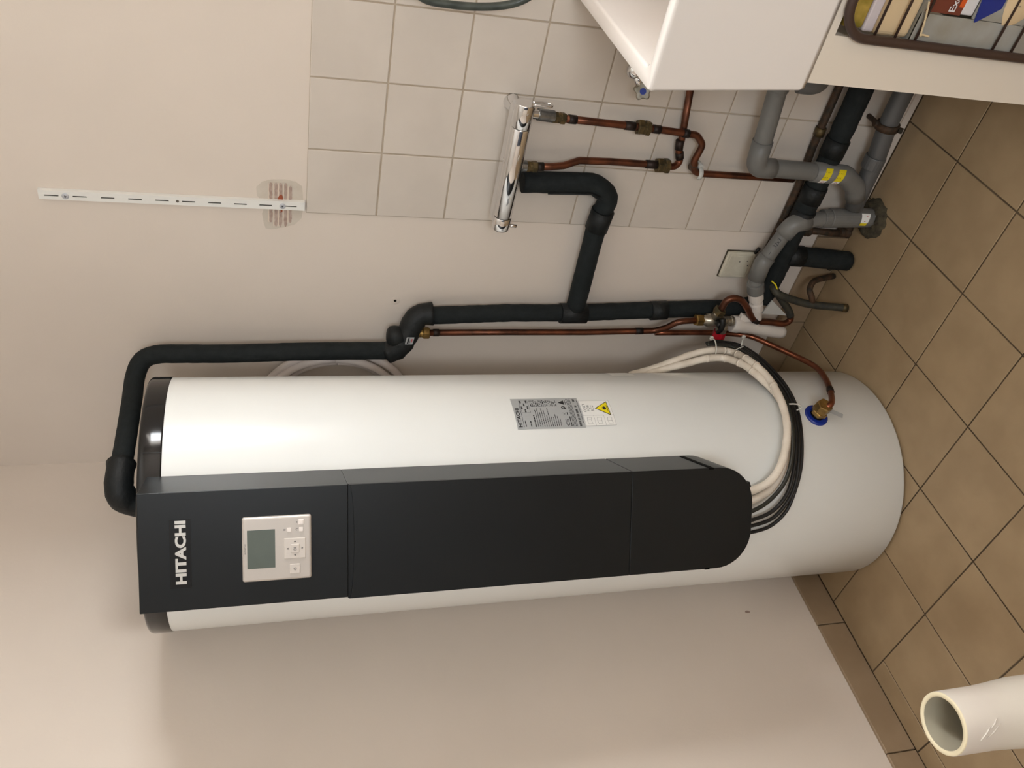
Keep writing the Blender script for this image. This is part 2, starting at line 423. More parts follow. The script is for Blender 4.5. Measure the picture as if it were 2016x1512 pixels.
for k, zc in enumerate((1.441, 1.4305, 1.421, 1.411, 1.4015)):
    for (xa, xb) in ((0.786, 0.828 - 0.006 * (k == 4)), (0.722 + 0.010 * (k in (0, 4)), 0.767)):
        for nm, zo, hh, m_ in (('glue_ridge', 0, 0.0032, 'patch_glue'), ('plaster_line', 0.0048, 0.0012, 'patch_cream')):
            N = 9; top = []; bot = []
            for i in range(N + 1):
                x = xa + (xb - xa) * i / N
                e = 0.3 if i in (0, N) else 1
                top.append((x, PY - 0.0012, zc + zo + hh * e * rnd.uniform(0.75, 1.15))); bot.append((x, PY - 0.0012, zc + zo - hh * e * rnd.uniform(0.75, 1.15)))
            mb = MB(); mb.add(top + bot, [(i, i + 1, N + 2 + i, N + 1 + i) for i in range(N)]); obj(nm, mb, m_, wr)
mb = MB(); poly(mb, [(0.786, 1.416), (0.797, 1.417), (0.802, 1.420), (0.797, 1.425), (0.788, 1.428), (0.782, 1.429), (0.782, 1.415)], onw(0.0018)); obj('brick_core', mb, 'patch_brick', wr)
mb = MB(); poly(mb, [(0.768, 1.417), (0.768, 1.423), (0.761, 1.421), (0.757, 1.422), (0.759, 1.4175)], onw(0.0018)); obj('brick_core', mb, 'patch_brick', wr)
# old screw hole, filled round and marked on the wall
mb = MB(); vs = [(0.527 + r * math.cos(a * math.pi / 10), PY - h, 1.156 + r * math.sin(a * math.pi / 10)) for r, h in ((0.012, 0.0002), (0.009, 0.0010), (0.0035, 0.0008)) for a in range(20)]
mb.add(vs, [(r * 20 + k, r * 20 + (k + 1) % 20, (r + 1) * 20 + (k + 1) % 20, (r + 1) * 20 + k) for r in range(2) for k in range(20)], True)
obj('hole_filler', mb, 'plaster', wr)
obj('screw_hole', cyl((0.527, PY - 0.0009, 1.156), (0.527, PY - 0.0003, 1.156), 0.0034, 12), 'cover_gap', wr)

# ================================================================== THE WATER HEATER
TC = (0.268, -0.368); TR = 0.264
PHI = math.radians(-52.968); NN = Vector((math.cos(PHI), math.sin(PHI), 0)); TT = Vector((-math.sin(PHI), math.cos(PHI), 0))
FD = 0.379
def fc(d=FD): return lambda s, z: Vector((TC[0], TC[1], 0)) + NN * d + TT * s + Vector((0, 0, z))
wh = thing('water_heater', 'tall white cylindrical water heater with black front cover and display, standing on the tiled floor', 'water heater', (TC[0], TC[1], 0))
# body
prof = [(0.0, TR - 0.02), (0.002, TR - 0.006), (0.010, TR), (0.4, TR), (0.9, TR), (1.3, TR), (1.6435, TR)]
obj('tank_body', lathe(TC, prof, 160), 'white_enamel', wh)
prof = [(1.6425, TR - 0.004), (1.6430, TR + 0.0012), (1.6455, TR + 0.0018), (1.6775, TR + 0.0018), (1.6815, TR + 0.0008), (1.6840, TR - 0.002), (1.6855, TR - 0.008), (1.6870, TR - 0.03), (1.691, 0.10), (1.691, 0.001)]
cap = obj('top_cap', lathe(TC, prof, 160), 'cap_gloss', wh)
a = math.radians(-19.5)
obj('cap_seam', box((TR + 0.001, -0.0006, 1.644), (TR + 0.0024, 0.0006, 1.676), fn=lambda v: Vector((TC[0] + v.x * math.cos(a) - v.y * math.sin(a), TC[1] + v.x * math.sin(a) + v.y * math.cos(a), v.z))), 'cover_matte', cap)
def prism(pts, d0, d1, mb=None):
    mb = mb or MB(); n = len(pts); F0 = fc(d0); F1 = fc(d1)
    vs = [F0(*p) for p in pts] + [F1(*p) for p in pts]
    return mb.add(vs, [list(range(n))[::-1], [n + i for i in range(n)]] + [(i, (i + 1) % n, n + (i + 1) % n, n + i) for i in range(n)])
W = 0.1055
obj('cover_core', prism([(-W + 0.004, 0.55), (W - 0.004, 0.55), (W - 0.004, 1.662), (-W + 0.004, 1.662)], 0.235, FD - 0.010), 'cover_gap', wh)
up = obj('upper_cover', prism([(-W + 0.003, 1.3181), (W, 1.3181), (W, 1.667), (-W + 0.003, 1.667)], 0.222, FD), 'cover_matte', wh, bevel=0.0013, segs=3)
obj('middle_cover', prism([(-W, 0.7648), (W, 0.7655), (W, 1.3180), (-W, 1.3180)], 0.222, FD - 0.004), 'cover_matte', wh, bevel=0.0006)
arc = [(W - 0.0002, 0.7648), (W - 0.0002, 1.316)] + [(W * math.cos(t), 1.316 - 0.009 * math.sin(t)) for t in [math.pi * k / 16 for k in range(1, 16)]] + [(-W + 0.0002, 1.316), (-W + 0.0002, 0.7648)]
obj('middle_cover_face', prism(arc, FD - 0.0045, FD), 'cover_matte', wh, bevel=0.0006, segs=2)
rc = 0.078; zb = 0.4905
pts = [(W, 0.764), (W, zb + rc)] + [(W - rc + rc * math.cos(t), zb + rc - rc * math.sin(t)) for t in [math.pi / 2 * k / 10 for k in range(1, 10)]] + [(W - rc, zb), (-W + rc, zb)]
pts += [(-W + rc - rc * math.sin(t), zb + rc - rc * math.cos(t)) for t in [math.pi / 2 * k / 10 for k in range(1, 10)]] + [(-W, zb + rc), (-W, 0.764)]
lc = obj('lower_cover', prism(pts, 0.222, FD), 'cover_matte', wh, bevel=0.0016, segs=3)
for sgn in (1, -1):
    obj('latch_slot', prism([(sgn * (W - 0.003), 0.5845), (sgn * (W + 0.0008), 0.5845), (sgn * (W + 0.0008), 0.5950), (sgn * (W - 0.003), 0.5950)][::sgn], 0.25, FD + 0.0006), 'cover_gap', lc)
obj('latch_tab', prism([(0.058, zb + 0.005), (0.070, zb + 0.009), (0.071, zb + 0.004), (0.060, zb + 0.000)], FD - 0.03, FD - 0.008), 'cover_matte', lc)
# maker's badge
bd = obj('badge', prism([(-0.062, 1.583), (0.058, 1.583), (0.058, 1.617), (-0.062, 1.617)], FD - 0.001, FD + 0.0008), 'badge_black', wh)
def fit_text(mb, s, x0, x1, y0, y1, fn, bold=0.0, mi=0):
    v, f = text2d(s, 1.0, bold, 1.0)
    ax, bx = min(p[0] for p in v), max(p[0] for p in v); ay, by = min(p[1] for p in v), max(p[1] for p in v)
    return mb.add([fn(x0 + (p[0] - ax) / (bx - ax) * (x1 - x0), y0 + (p[1] - ay) / (by - ay) * (y1 - y0)) for p in v], f, False, mi)
mb = MB(); fit_text(mb, 'HITACHI', -0.0550, 0.0560, 1.5905, 1.6085, fc(FD + 0.0012), 0.045); obj('lettering', mb, 'letter_silver', bd)
# display
cpn = obj('control_panel', prism([(-0.0585, 1.3825), (0.0565, 1.3825), (0.0565, 1.4995), (-0.0585, 1.4995)], FD - 0.002, FD + 0.0085), 'panel_silver', wh, bevel=0.004, segs=3)
pz = FD + 0.0085
obj('screen', prism([(-0.0345, 1.4445), (0.0340, 1.4445), (0.0340, 1.4912), (-0.0345, 1.4912)], pz - 0.001, pz + 0.0003), 'screen_lcd', cpn)
def sq(cx_, cz_, w, h): return [(cx_ - w / 2, cz_ - h / 2), (cx_ + w / 2, cz_ - h / 2), (cx_ + w / 2, cz_ + h / 2), (cx_ - w / 2, cz_ + h / 2)]
pad = obj('arrow_pad', prism(sq(-0.002, 1.4110, 0.037, 0.037), pz - 0.001, pz + 0.0014), 'panel_button', cpn, bevel=0.0012)
obj('centre_button', prism(sq(-0.002, 1.4110, 0.0155, 0.0150), pz, pz + 0.0026), 'panel_button', cpn, bevel=0.001)
obj('power_button', prism(sq(-0.0390, 1.4110, 0.0175, 0.0175), pz - 0.001, pz + 0.0016), 'panel_button', cpn, bevel=0.0012)
obj('button_ring', prism(sq(0.0445, 1.4000, 0.0098, 0.0098), pz - 0.001, pz + 0.0008), 'button_white', cpn, bevel=0.0007)
for (s_, z_) in ((0.0445, 1.4000), (0.0315, 1.4205), (0.0315, 1.4000)):
    obj('small_button', prism(sq(s_, z_, 0.0072, 0.0072), pz - 0.001, pz + 0.0018), 'button_white', cpn, bevel=0.0006)
mb = MB(); f1 = fc(pz + 0.0018)
for dx, dz, r in ((0, 0.0125, 0), (0.0125, 0, 1), (0, -0.0125, 2), (-0.0125, 0, 3)):
    t = [(-0.0017, -0.0013), (0.0017, -0.0013), (0, 0.0017)]; q = []
    for a_, b_ in t:
        for _ in range(r): a_, b_ = b_, -a_
        q.append((-0.002 + dx + a_, 1.411 + dz + b_))
    poly(mb, q, f1)
fit_text(mb, 'OK', -0.0055, 0.0015, 1.4085, 1.4135, fc(pz + 0.0030))
fit_text(mb, 'HITACHI', -0.008, 0.010, 1.4937, 1.4957, fc(pz + 0.0004))
fo = fc(pz + 0.0020)
for k in range(10):
    a1 = math.radians(125 + 29 * k); a2 = math.radians(125 + 29 * (k + 1))
    poly(mb, [(-0.039 + 0.0024 * math.cos(a1), 1.411 + 0.0024 * math.sin(a1)), (-0.039 + 0.0024 * math.cos(a2), 1.411 + 0.0024 * math.sin(a2)), (-0.039 + 0.0018 * math.cos(a2), 1.411 + 0.0018 * math.sin(a2)), (-0.039 + 0.0018 * math.cos(a1), 1.411 + 0.0018 * math.sin(a1))], fo)
rect(mb, -0.0394, 1.4110, -0.0386, 1.4139, fo)
fi = fc(pz + 0.0004)
for k in range(3): rect(mb, 0.0302, 1.4268 + 0.0012 * k, 0.0332, 1.4274 + 0.0012 * k, fi)
for k in range(6):
    a1 = math.radians(-60 + 40 * k); a2 = math.radians(-60 + 40 * (k + 1))
    poly(mb, [(0.0315 + r_ * math.cos(t_), 1.4072 + r_ * math.sin(t_)) for r_, t_ in ((0.0021, a1), (0.0021, a2), (0.0015, a2), (0.0015, a1))], fi)
poly(mb, [(0.0432, 1.4066), (0.0458, 1.4066), (0.0445, 1.4090)], fi)
obj('panel_print', mb, 'ink', cpn, kind='stuff')
# rating plate wrapped on the cylinder
def cylf(a0, z0, off): return lambda x, y: Vector((TC[0] + (TR + off) * math.cos(math.radians(a0) + x / TR), TC[1] + (TR + off) * math.sin(math.radians(a0) + x / TR), z0 + y))
f0 = cylf(-13.7, 0.7955, 0.0007); PW, PH = 0.0862, 0.1535
mb = rect(MB(), 0, 0, PW, PH, f0, 12); plate = obj('rating_plate', mb, 'plate_silver', wh)
mb = MB(); f2 = cylf(-13.7, 0.7955, 0.0011)
fit_text(mb, 'HITACHI', 0.005, 0.056, 0.1415, 0.1500, f2, 0.03)
rect(mb, 0.005, 0.1378, 0.066, 0.1386, f2, 6)
rnd = random.Random(5)
def words(x0, x1, y, h):
    x = x0
    while x < x1:
        w = rnd.uniform(0.003, 0.008); rect(mb, x, y, min(x + w, x1), y + h, f2, 1); x += w + 0.0009
words(0.006, 0.022, 0.1325, 0.0020); words(0.006, 0.020, 0.1205, 0.0022); words(0.005, 0.036, 0.1105, 0.0026)
for k, ln in enumerate((0.045, 0.050, 0.038, 0.050, 0.044, 0.030, 0.050, 0.026, 0.024, 0.032, 0.027, 0.021)):
    words(0.005, 0.005 + ln, 0.1055 - 0.0047 * k, 0.0014)
for r_ in range(3):
    for c_ in range(4): 
        if (r_ + c_) % 2: words(0.044 + c_ * 0.009, 0.052 + c_ * 0.009, 0.132 - r_ * 0.0065, 0.0030)
for e in ((0.043, 0.1165, 0.0795, 0.1170), (0.043, 0.1358, 0.0795, 0.1363), (0.043, 0.1165, 0.0434, 0.1363), (0.0791, 0.1165, 0.0795, 0.1363)): rect(mb, *e, f2, 3)
for r_ in range(15):
    y = 0.1105 - 0.0041 * r_
    for c_ in range(7):
        if rnd.random() < 0.72: rect(mb, 0.0600 + c_ * 0.0028, y, 0.0600 + c_ * 0.0028 + rnd.uniform(0.0012, 0.0025), y + rnd.uniform(0.0014, 0.0030), f2)
fit_text(mb, 'CE', 0.006, 0.023, 0.0345, 0.0425, f2, 0.01)
words(0.005, 0.030, 0.0300, 0.0022)
rect(mb, 0.033, 0.0335, 0.041, 0.0355, f2)
for (xa, ya, xb, yb) in ((0.033, 0.0445, 0.040, 0.0375), (0.040, 0.0445, 0.033, 0.0375)):
    poly(mb, [(xa, ya), (xa + 0.0007, ya), (xb + 0.0007, yb), (xb, yb)], f2)
for k in range(14):
    a1 = 2 * math.pi * k / 14; a2 = 2 * math.pi * (k + 1) / 14
    poly(mb, [(0.055 + r_ * math.cos(t_), 0.0395 + r_ * math.sin(t_)) for r_, t_ in ((0.0048, a1), (0.0048, a2), (0.0028, a2), (0.0028, a1))], f2)
poly(mb, [(0.055 + 0.0016 * math.cos(k), 0.0395 + 0.0016 * math.sin(k)) for k in (0, 1, 2, 3, 4, 5)], f2)
poly(mb, [(0.0500, 0.0345), (0.0530, 0.0335), (0.0560, 0.0360), (0.0520, 0.0362)], f2)
def spoly(mb, pts, fn, n=14):
    """convex outline cut into upright strips so that it follows the curved body"""
    x0 = min(p[0] for p in pts); x1 = max(p[0] for p in pts)
    def span(x):
        ys = []
        for (ax_, ay_), (bx0, by0) in zip(pts, pts[1:] + pts[:1]):
            if abs(ax_ - bx0) < 1e-9: 
                if abs(x - ax_) < 1e-7: ys += [ay_, by0]
                continue
            t_ = (x - ax_) / (bx0 - ax_)
            if -1e-9 <= t_ <= 1 + 1e-9: ys.append(ay_ + (by0 - ay_) * t_)
        return min(ys), max(ys)
    for k in range(n):
        a_ = x0 + (x1 - x0) * k / n; b_ = x0 + (x1 - x0) * (k + 1) / n
        (l0, h0), (l1, h1) = span(a_), span(b_)
        poly(mb, [(a_, l0), (b_, l1), (b_, h1), (a_, h0)], fn)
def tri(cx_, y0, w, h, th, fn, mb, mi=0):
    O = [(cx_ - w / 2, y0), (cx_ + w / 2, y0), (cx_, y0 + h)]; g_ = (cx_, y0 + h / 3)
    I = [(g_[0] + (p[0] - g_[0]) * (1 - th), g_[1] + (p[1] - g_[1]) * (1 - th)) for p in O]
    spoly(mb, O, fn)
    return I
tri(0.0705, 0.0345, 0.0145, 0.0135, 0.22, f2, mb)
words(0.064, 0.078, 0.0305, 0.0016)
for k in range(4): words(0.004, 0.082, 0.0265 - 0.0028 * k, 0.0011)
for xa, xb in ((0.004, 0.016), (0.020, 0.026), (0.029, 0.036), (0.038, 0.050), (0.056, 0.061), (0.073, 0.081)):
    x = xa
    while x < xb: w = rnd.choice((0.0006, 0.0011)); rect(mb, x, 0.0080, x + w, 0.0130, f2); x += w + 0.0006
words(0.012, 0.078, 0.0030, 0.0009)
obj('plate_print', mb, 'ink', plate, kind='stuff')
# flammable refrigerant notice
f3 = cylf(-12.8, 0.7235, 0.0006); f4 = cylf(-12.8, 0.7235, 0.0010); f5 = cylf(-12.8, 0.7235, 0.0015)
nw = 0.0715; nh = 0.071
notice = obj('warning_notice', rect(MB(), 0, 0, nw, nh, f3, 10), 'label_white', wh)
mb = MB()
for e in ((0, 0, nw, 0.0004), (0, nh - 0.0004, nw, nh), (0, 0, 0.0004, nh), (nw - 0.0004, 0, nw, nh), (0.0270, 0, 0.0274, nh), (0, 0.0235, 0.0272, 0.0239), (0, 0.0470, 0.0272, 0.0474)): rect(mb, *e, f4, 6)
fit_text(mb, 'ONLY', 0.0370, 0.0620, 0.0600, 0.0665, f4); fit_text(mb, 'FOR', 0.0390, 0.0580, 0.0510, 0.0575, f4); fit_text(mb, 'R32', 0.0390, 0.0560, 0.0415, 0.0485, f4)
for yb in (0.0535, 0.0300, 0.0060):
    poly(mb, [(0.0050, yb), (0.0125, yb + 0.0016), (0.0125, yb + 0.0021), (0.0050, yb + 0.0005)], f4); poly(mb, [(0.0125, yb + 0.0016), (0.0215, yb), (0.0215, yb + 0.0005), (0.0125, yb + 0.0021)], f4)
    poly(mb, [(0.0050, yb + 0.0095), (0.0125, yb + 0.0111), (0.0125, yb + 0.0116), (0.0050, yb + 0.0100)], f4); poly(mb, [(0.0125, yb + 0.0111), (0.0215, yb + 0.0095), (0.0215, yb + 0.0100), (0.0125, yb + 0.0116)], f4)
    for x_ in (0.0050, 0.0123, 0.0212): rect(mb, x_, yb, x_ + 0.0004, yb + 0.0105, f4)
fit_text(mb, 'i', 0.0160, 0.0168, 0.0565, 0.0620, f4)
obj('notice_print', mb, 'ink_grey', notice, kind='stuff')
mb = MB(); I = tri(0.0470, 0.0060, 0.0420, 0.0330, 0.14, f4, mb)
spoly(mb, [(0.0385, 0.0092), (0.0555, 0.0092), (0.0555, 0.0104), (0.0385, 0.0104)], f5, 6)
poly(mb, [(0.0430, 0.0135), (0.0460, 0.0125), (0.0495, 0.0130), (0.0520, 0.0160), (0.0505, 0.0205), (0.0490, 0.0190), (0.0480, 0.0240), (0.0455, 0.0195), (0.0440, 0.0210), (0.0420, 0.0165)], f5)
obj('warning_symbol', mb, 'ink', notice)
mb = MB(); spoly(mb, I, cylf(-12.8, 0.7235, 0.00115))
obj('warning_triangle', mb, 'warn_yellow', notice)
f6 = cylf(29.5, 0.606, 0.0008)
obj('tape_patch', rect(MB(), 0, 0, 0.085, 0.058, f6, 10), 'label_white', wh)
# cold-water inlet: blue collar and brass union
ai = math.radians(-10.3); ni = Vector((math.cos(ai), math.sin(ai), 0)); pi_ = Vector((TC[0], TC[1], 0.211)) + ni * TR
col_ = obj('inlet_collar', stack(pi_ - ni * 0.004, ni, [(0, 0.0285), (0.006, 0.0285), (0.0085, 0.026), (0.0085, 0.017), (0.004, 0.015), (0.004, 0.001)], 32), 'blue_plastic', wh)
obj('collar_well', stack(pi_ + ni * 0.0005, ni, [(0, 0.0165), (0.001, 0.016)], 24), 'plastic_black', col_)
obj('inlet_stub', cyl(pi_, pi_ + ni * 0.022, 0.0105), 'nickel', wh)
td = Vector((-0.10, -0.62, -1)).normalized()
tg = MB(); p0 = pi_ + ni * 0.030 + Vector((0.0, -0.006, -0.012)); sw = ni.cross(td).normalized() * 0.006
tg.add([p0 - sw, p0 + sw, p0 + sw + td * 0.036, p0 - sw + td * 0.036], [(0, 1, 2, 3)]); tg.add([p0 - sw + ni * 0.001, p0 + sw + ni * 0.001, p0 + sw + td * 0.036 + ni * 0.001, p0 - sw + td * 0.036 + ni * 0.001], [(0, 1, 2, 3)])
obj('steel_tag', tg, 'plate_silver', wh)

# ================================================================== PIPEWORK (metres, world)
L_upper_insul = [(0.4113, -0.055, 1.6674), (0.4125, -0.055, 1.5366), (0.4184, -0.055, 1.3662), (0.4213, -0.055, 1.1814)]
L_lower_insul = [(0.5178, -0.032, 1.1182), (0.5228, -0.032, 0.8824), (0.5254, -0.032, 0.7103), (0.5386, -0.032, 0.4905), (0.555, -0.04, 0.2791), (0.5752, -0.045, 0.214)]
L_wall_insul = [(1.1785, -0.045, 0.2084), (1.0143, -0.045, 0.2023), (0.9183, -0.045, 0.2028), (0.7908, -0.045, 0.2061), (0.6844, -0.045, 0.2016), (0.5871, -0.045, 0.2039)]
L_wall_copper = [(1.1732, -0.012, 0.2318), (1.004, -0.012, 0.2267), (0.8981, -0.012, 0.2177), (0.8057, -0.012, 0.2178), (0.676, -0.012, 0.2264)]
L_branch = [(0.8823, -0.032, 0.918), (0.8887, -0.032, 0.7546), (0.8597, -0.032, 0.7038), (0.8072, -0.032, 0.718), (0.7027, -0.032, 0.7156), (0.5431, -0.032, 0.7106)]
L_copper_main = [(0.4693, -0.045, 1.0825), (0.4723, -0.045, 0.8758), (0.4777, -0.05, 0.676), (0.4883, -0.055, 0.4826), (0.5109, -0.07, 0.4639), (0.5392, -0.08, 0.4443), (0.5449, -0.08, 0.3814)]
L_copper_mixR = [(1.0397, -0.045, 0.8744), (1.0324, -0.035, 0.7799), (1.0273, -0.03, 0.6837), (1.023, -0.03, 0.6045), (1.0192, -0.03, 0.5456), (0.9979, -0.03, 0.5228), (0.9565, -0.03, 0.5303), (0.9318, -0.03, 0.5213), (0.9281, -0.03, 0.4994), (0.9286, -0.03, 0.4109), (0.929, -0.03, 0.2597)]
L_copper_mixL = [(0.9266, -0.045, 0.9108), (0.9296, -0.045, 0.8659), (0.9313, -0.04, 0.8362), (0.9403, -0.03, 0.8006), (0.9417, -0.028, 0.7293), (0.9404, -0.026, 0.606), (0.9366, -0.024, 0.5702), (0.9481, -0.018, 0.5567), (0.9759, -0.018, 0.5701), (0.9983, -0.014, 0.5688), (1.1295, -0.014, 0.5911)]
L_grey_sink = [(1.1998, -0.065, 0.4245), (1.146, -0.065, 0.4183), (1.0252, -0.065, 0.4027), (0.9698, -0.065, 0.397), (0.971, -0.065, 0.34), (0.9696, -0.065, 0.2456), (0.9672, -0.065, 0.1618)]
L_grey_floor = [(1.1793, -0.05, 0.0993), (1.09, -0.05, 0.0977), (0.9958, -0.05, 0.0811), (0.9356, -0.05, 0.0795), (0.873, -0.05, 0.0749)]
L_grey_siphon = [(0.629, -0.08, 0.2552), (0.6725, -0.075, 0.2728), (0.7153, -0.07, 0.2714), (0.7917, -0.06, 0.2429), (0.8285, -0.06, 0.2286), (0.8379, -0.055, 0.1761), (0.842, -0.05, 0.1174), (0.847, -0.045, 0.0433)]
L_floor_insul = [(0.7273, -0.045, 0.1766), (0.7224, -0.045, 0.0994), (0.7162, -0.045, 0.0074)]
L_old_copper = [(0.7884, -0.02, 0.1627), (0.7841, -0.02, 0.0936), (0.7825, -0.02, 0.0276)]
L_cold = [(0.465, -0.035, 0.4678), (0.4702, -0.04, 0.3067), (0.4736, -0.05, 0.2356), (0.4816, -0.07, 0.2016), (0.4767, -0.1, 0.1517), (0.4874, -0.16, 0.1093), (0.5067, -0.22, 0.0968), (0.5304, -0.29, 0.117), (0.5548, -0.37, 0.1581), (0.5704, -0.42, 0.1941), (0.5609, -0.425, 0.2115)]
L_ucopper = [(0.5825, -0.085, 0.341), (0.6102, -0.085, 0.3359), (0.6202, -0.085, 0.3181), (0.6126, -0.085, 0.2932), (0.587, -0.085, 0.265), (0.5607, -0.085, 0.242), (0.5475, -0.085, 0.2183), (0.5445, -0.085, 0.182), (0.5398, -0.085, 0.1368), (0.5515, -0.08, 0.1194), (0.578, -0.075, 0.1352), (0.6037, -0.07, 0.1628), (0.6348, -0.06, 0.1944), (0.656, -0.05, 0.2093)]
L_thin_black = [(0.6388, -0.085, 0.2012), (0.6226, -0.09, 0.1513), (0.6149, -0.1, 0.092), (0.6205, -0.12, -0.0069)]
L_loop = [(0.6454, -0.02, -0.0107), (0.6566, -0.04, 0.0487), (0.6602, -0.06, 0.0894), (0.6486, -0.08, 0.1068), (0.6356, -0.095, 0.1024), (0.615, -0.1, 0.086)]
L_W1 = [(0.4509, -0.5747, 0.4496), (0.4611, -0.5708, 0.4163), (0.4758, -0.5645, 0.3875), (0.4966, -0.5497, 0.3661), (0.5188, -0.5176, 0.3443), (0.5418, -0.4696, 0.3237), (0.5549, -0.4225, 0.3137), (0.56, -0.367, 0.3069), (0.5593, -0.3007, 0.3084), (0.552, -0.2462, 0.3214), (0.5054, -0.16, 0.3131), (0.5106, -0.16, 0.3733), (0.4902, -0.15, 0.4118), (0.4698, -0.15, 0.4548), (0.4352, -0.14, 0.4966), (0.3931, -0.12, 0.548)]
L_W2 = [(0.4339, -0.5867, 0.4481), (0.4414, -0.5808, 0.4127), (0.4555, -0.5685, 0.3766), (0.4795, -0.543, 0.3485), (0.5053, -0.5061, 0.3256), (0.5278, -0.4566, 0.3066), (0.54, -0.4046, 0.2965), (0.5458, -0.3574, 0.2985), (0.5493, -0.3113, 0.3162), (0.5406, -0.2501, 0.3326), (0.5112, -0.19, 0.3505), (0.5097, -0.19, 0.3999), (0.4753, -0.17, 0.4361), (0.4495, -0.16, 0.4803), (0.4126, -0.14, 0.518)]
L_K1 = [(0.4282, -0.6169, 0.4597), (0.4465, -0.6041, 0.4068), (0.4732, -0.5813, 0.365), (0.499, -0.5531, 0.3416), (0.5272, -0.5109, 0.3237), (0.5469, -0.467, 0.3115), (0.5595, -0.4193, 0.3034), (0.5515, -0.3514, 0.2884), (0.5516, -0.2905, 0.2959), (0.5398, -0.2211, 0.3002), (0.5122, -0.15, 0.304), (0.5224, -0.15, 0.3561), (0.5223, -0.15, 0.3849)]
L_K2 = [(0.3996, -0.6163, 0.4476), (0.417, -0.6063, 0.3821), (0.4456, -0.5858, 0.3443), (0.4763, -0.5566, 0.3251), (0.5098, -0.5111, 0.3078), (0.5328, -0.462, 0.2942), (0.5464, -0.4064, 0.2839), (0.5515, -0.3515, 0.2816), (0.5516, -0.2906, 0.2876), (0.5399, -0.2212, 0.2917), (0.5037, -0.14, 0.2887), (0.5173, -0.14, 0.3455), (0.5173, -0.14, 0.3745)]
L_K3 = [(0.3848, -0.6192, 0.4429), (0.4007, -0.6112, 0.3734), (0.4356, -0.5885, 0.3332), (0.469, -0.5586, 0.3121), (0.5066, -0.5087, 0.297), (0.5316, -0.4531, 0.2823), (0.5433, -0.3985, 0.2715), (0.5512, -0.3461, 0.2717), (0.5509, -0.2881, 0.279), (0.5371, -0.2161, 0.2823), (0.5004, -0.13, 0.2798), (0.5157, -0.13, 0.3405), (0.5088, -0.13, 0.3743)]
L_K4 = [(0.3657, -0.6219, 0.4362), (0.3784, -0.6166, 0.3742), (0.4072, -0.6017, 0.3362), (0.4402, -0.5786, 0.317), (0.4762, -0.543, 0.298), (0.5056, -0.5004, 0.2841), (0.5283, -0.447, 0.2707), (0.539, -0.3911, 0.2588), (0.5507, -0.3404, 0.263), (0.5485, -0.2801, 0.2683), (0.5252, -0.1967, 0.2636), (0.4953, -0.12, 0.2687), (0.5056, -0.12, 0.3293), (0.4986, -0.12, 0.3634)]
L_hose = [(1.2883, -0.05, 1.2141), (1.2547, -0.045, 1.1964), (1.2384, -0.04, 1.1709), (1.2355, -0.04, 1.1333), (1.2368, -0.04, 1.0814), (1.2444, -0.04, 1.0297), (1.2584, -0.04, 0.9935), (1.2803, -0.045, 0.9748), (1.3171, -0.05, 0.9743)]
L_valve = [(0.5448, -0.08, 0.3958), (0.5449, -0.08, 0.3843), (0.5452, -0.08, 0.361), (0.5437, -0.08, 0.3429), (0.5737, -0.08, 0.3383), (0.595, -0.08, 0.3364), (0.5949, -0.105, 0.343), (0.5395, -0.11, 0.3454), (0.56, -0.1, 0.3213), (0.537, -0.09, 0.3107), (0.5115, -0.09, 0.314), (0.4994, -0.09, 0.3183), (0.482, -0.09, 0.3236)]
L_tundish = [(0.5465, -0.085, 0.3078), (0.5326, -0.08, 0.2791), (0.5293, -0.08, 0.2643), (0.5211, -0.08, 0.223), (0.5045, -0.08, 0.115), (0.5503, -0.08, 0.2201), (0.5902, -0.08, 0.2401), (0.6129, -0.08, 0.2498), (0.629, -0.08, 0.2566)]
L_mixer = [(1.0794, -0.075, 0.9572), (0.7895, -0.075, 0.9618), (1.0282, -0.075, 0.9563), (0.8218, -0.075, 0.9596), (1.0508, -0.06, 0.9081), (1.0427, -0.05, 0.8819), (0.9299, -0.06, 0.9319), (0.9277, -0.05, 0.9179), (0.7981, -0.06, 0.9346)]
L_stick = [(0.985, -0.09, 0.2236), (0.9785, -0.09, 0.1849), (0.848, -0.07, 0.0484), (0.4823, -0.08, 1.1353), (0.489, -0.06, 1.1455), (0.9672, -0.065, 0.1618), (0.9394, -0.06, 0.1119), (0.8967, -0.055, 0.0847)]

PCOUNT = [0]
def pipe(name, pts, r, m, label, cat='pipe', rad=0.03, n=16, group=None, wob=0, smoothc=False, loc=None):
    """a run of pipe is a thing; its tube, joints and clips are its parts"""
    P = catmull(pts) if smoothc else fillet(pts, rad)
    if wob: P = resample(P, 0.012)
    PCOUNT[0] += 1
    t = thing(name, label, cat, loc or tuple(P[-1]), group)
    o = obj('tube', sweep(P, r, n, wob=wob, seed=PCOUNT[0]), m, t)
    return t, P
# -- black insulated hot water run: from the tank top to the wall and down
P = [(0.282, -0.380, 1.689), (0.288, -0.378, 1.712), (0.306, -0.374, 1.742), (0.333, -0.355, 1.7455), (0.339, -0.250, 1.743), (0.345, -0.130, 1.741), (0.362, -0.075, 1.738), (0.392, -0.055, 1.722), (0.409, -0.0535, 1.690), (0.4115, -0.054, 1.640), (0.4125, -0.055, 1.5366), (0.4184, -0.055, 1.3662), (0.4213, -0.055, 1.160)]
C_ = resample(catmull(P, 8), 0.011)
t = thing('insulated_hot_pipe', 'black foam insulated pipe arching off the tank top and down to the thermostatic valve', 'pipe', (0.421, -0.055, 1.16))
obj('foam_sleeve', sweep(C_[8:], 0.0215, 20, wob=0.012, seed=1), 'foam_black', t)
E_ = [(0.282, -0.382, 1.6895), (0.284, -0.382, 1.712), (0.298, -0.380, 1.736), (0.322, -0.372, 1.7455), (0.336, -0.345, 1.7455), (0.338, -0.318, 1.745)]
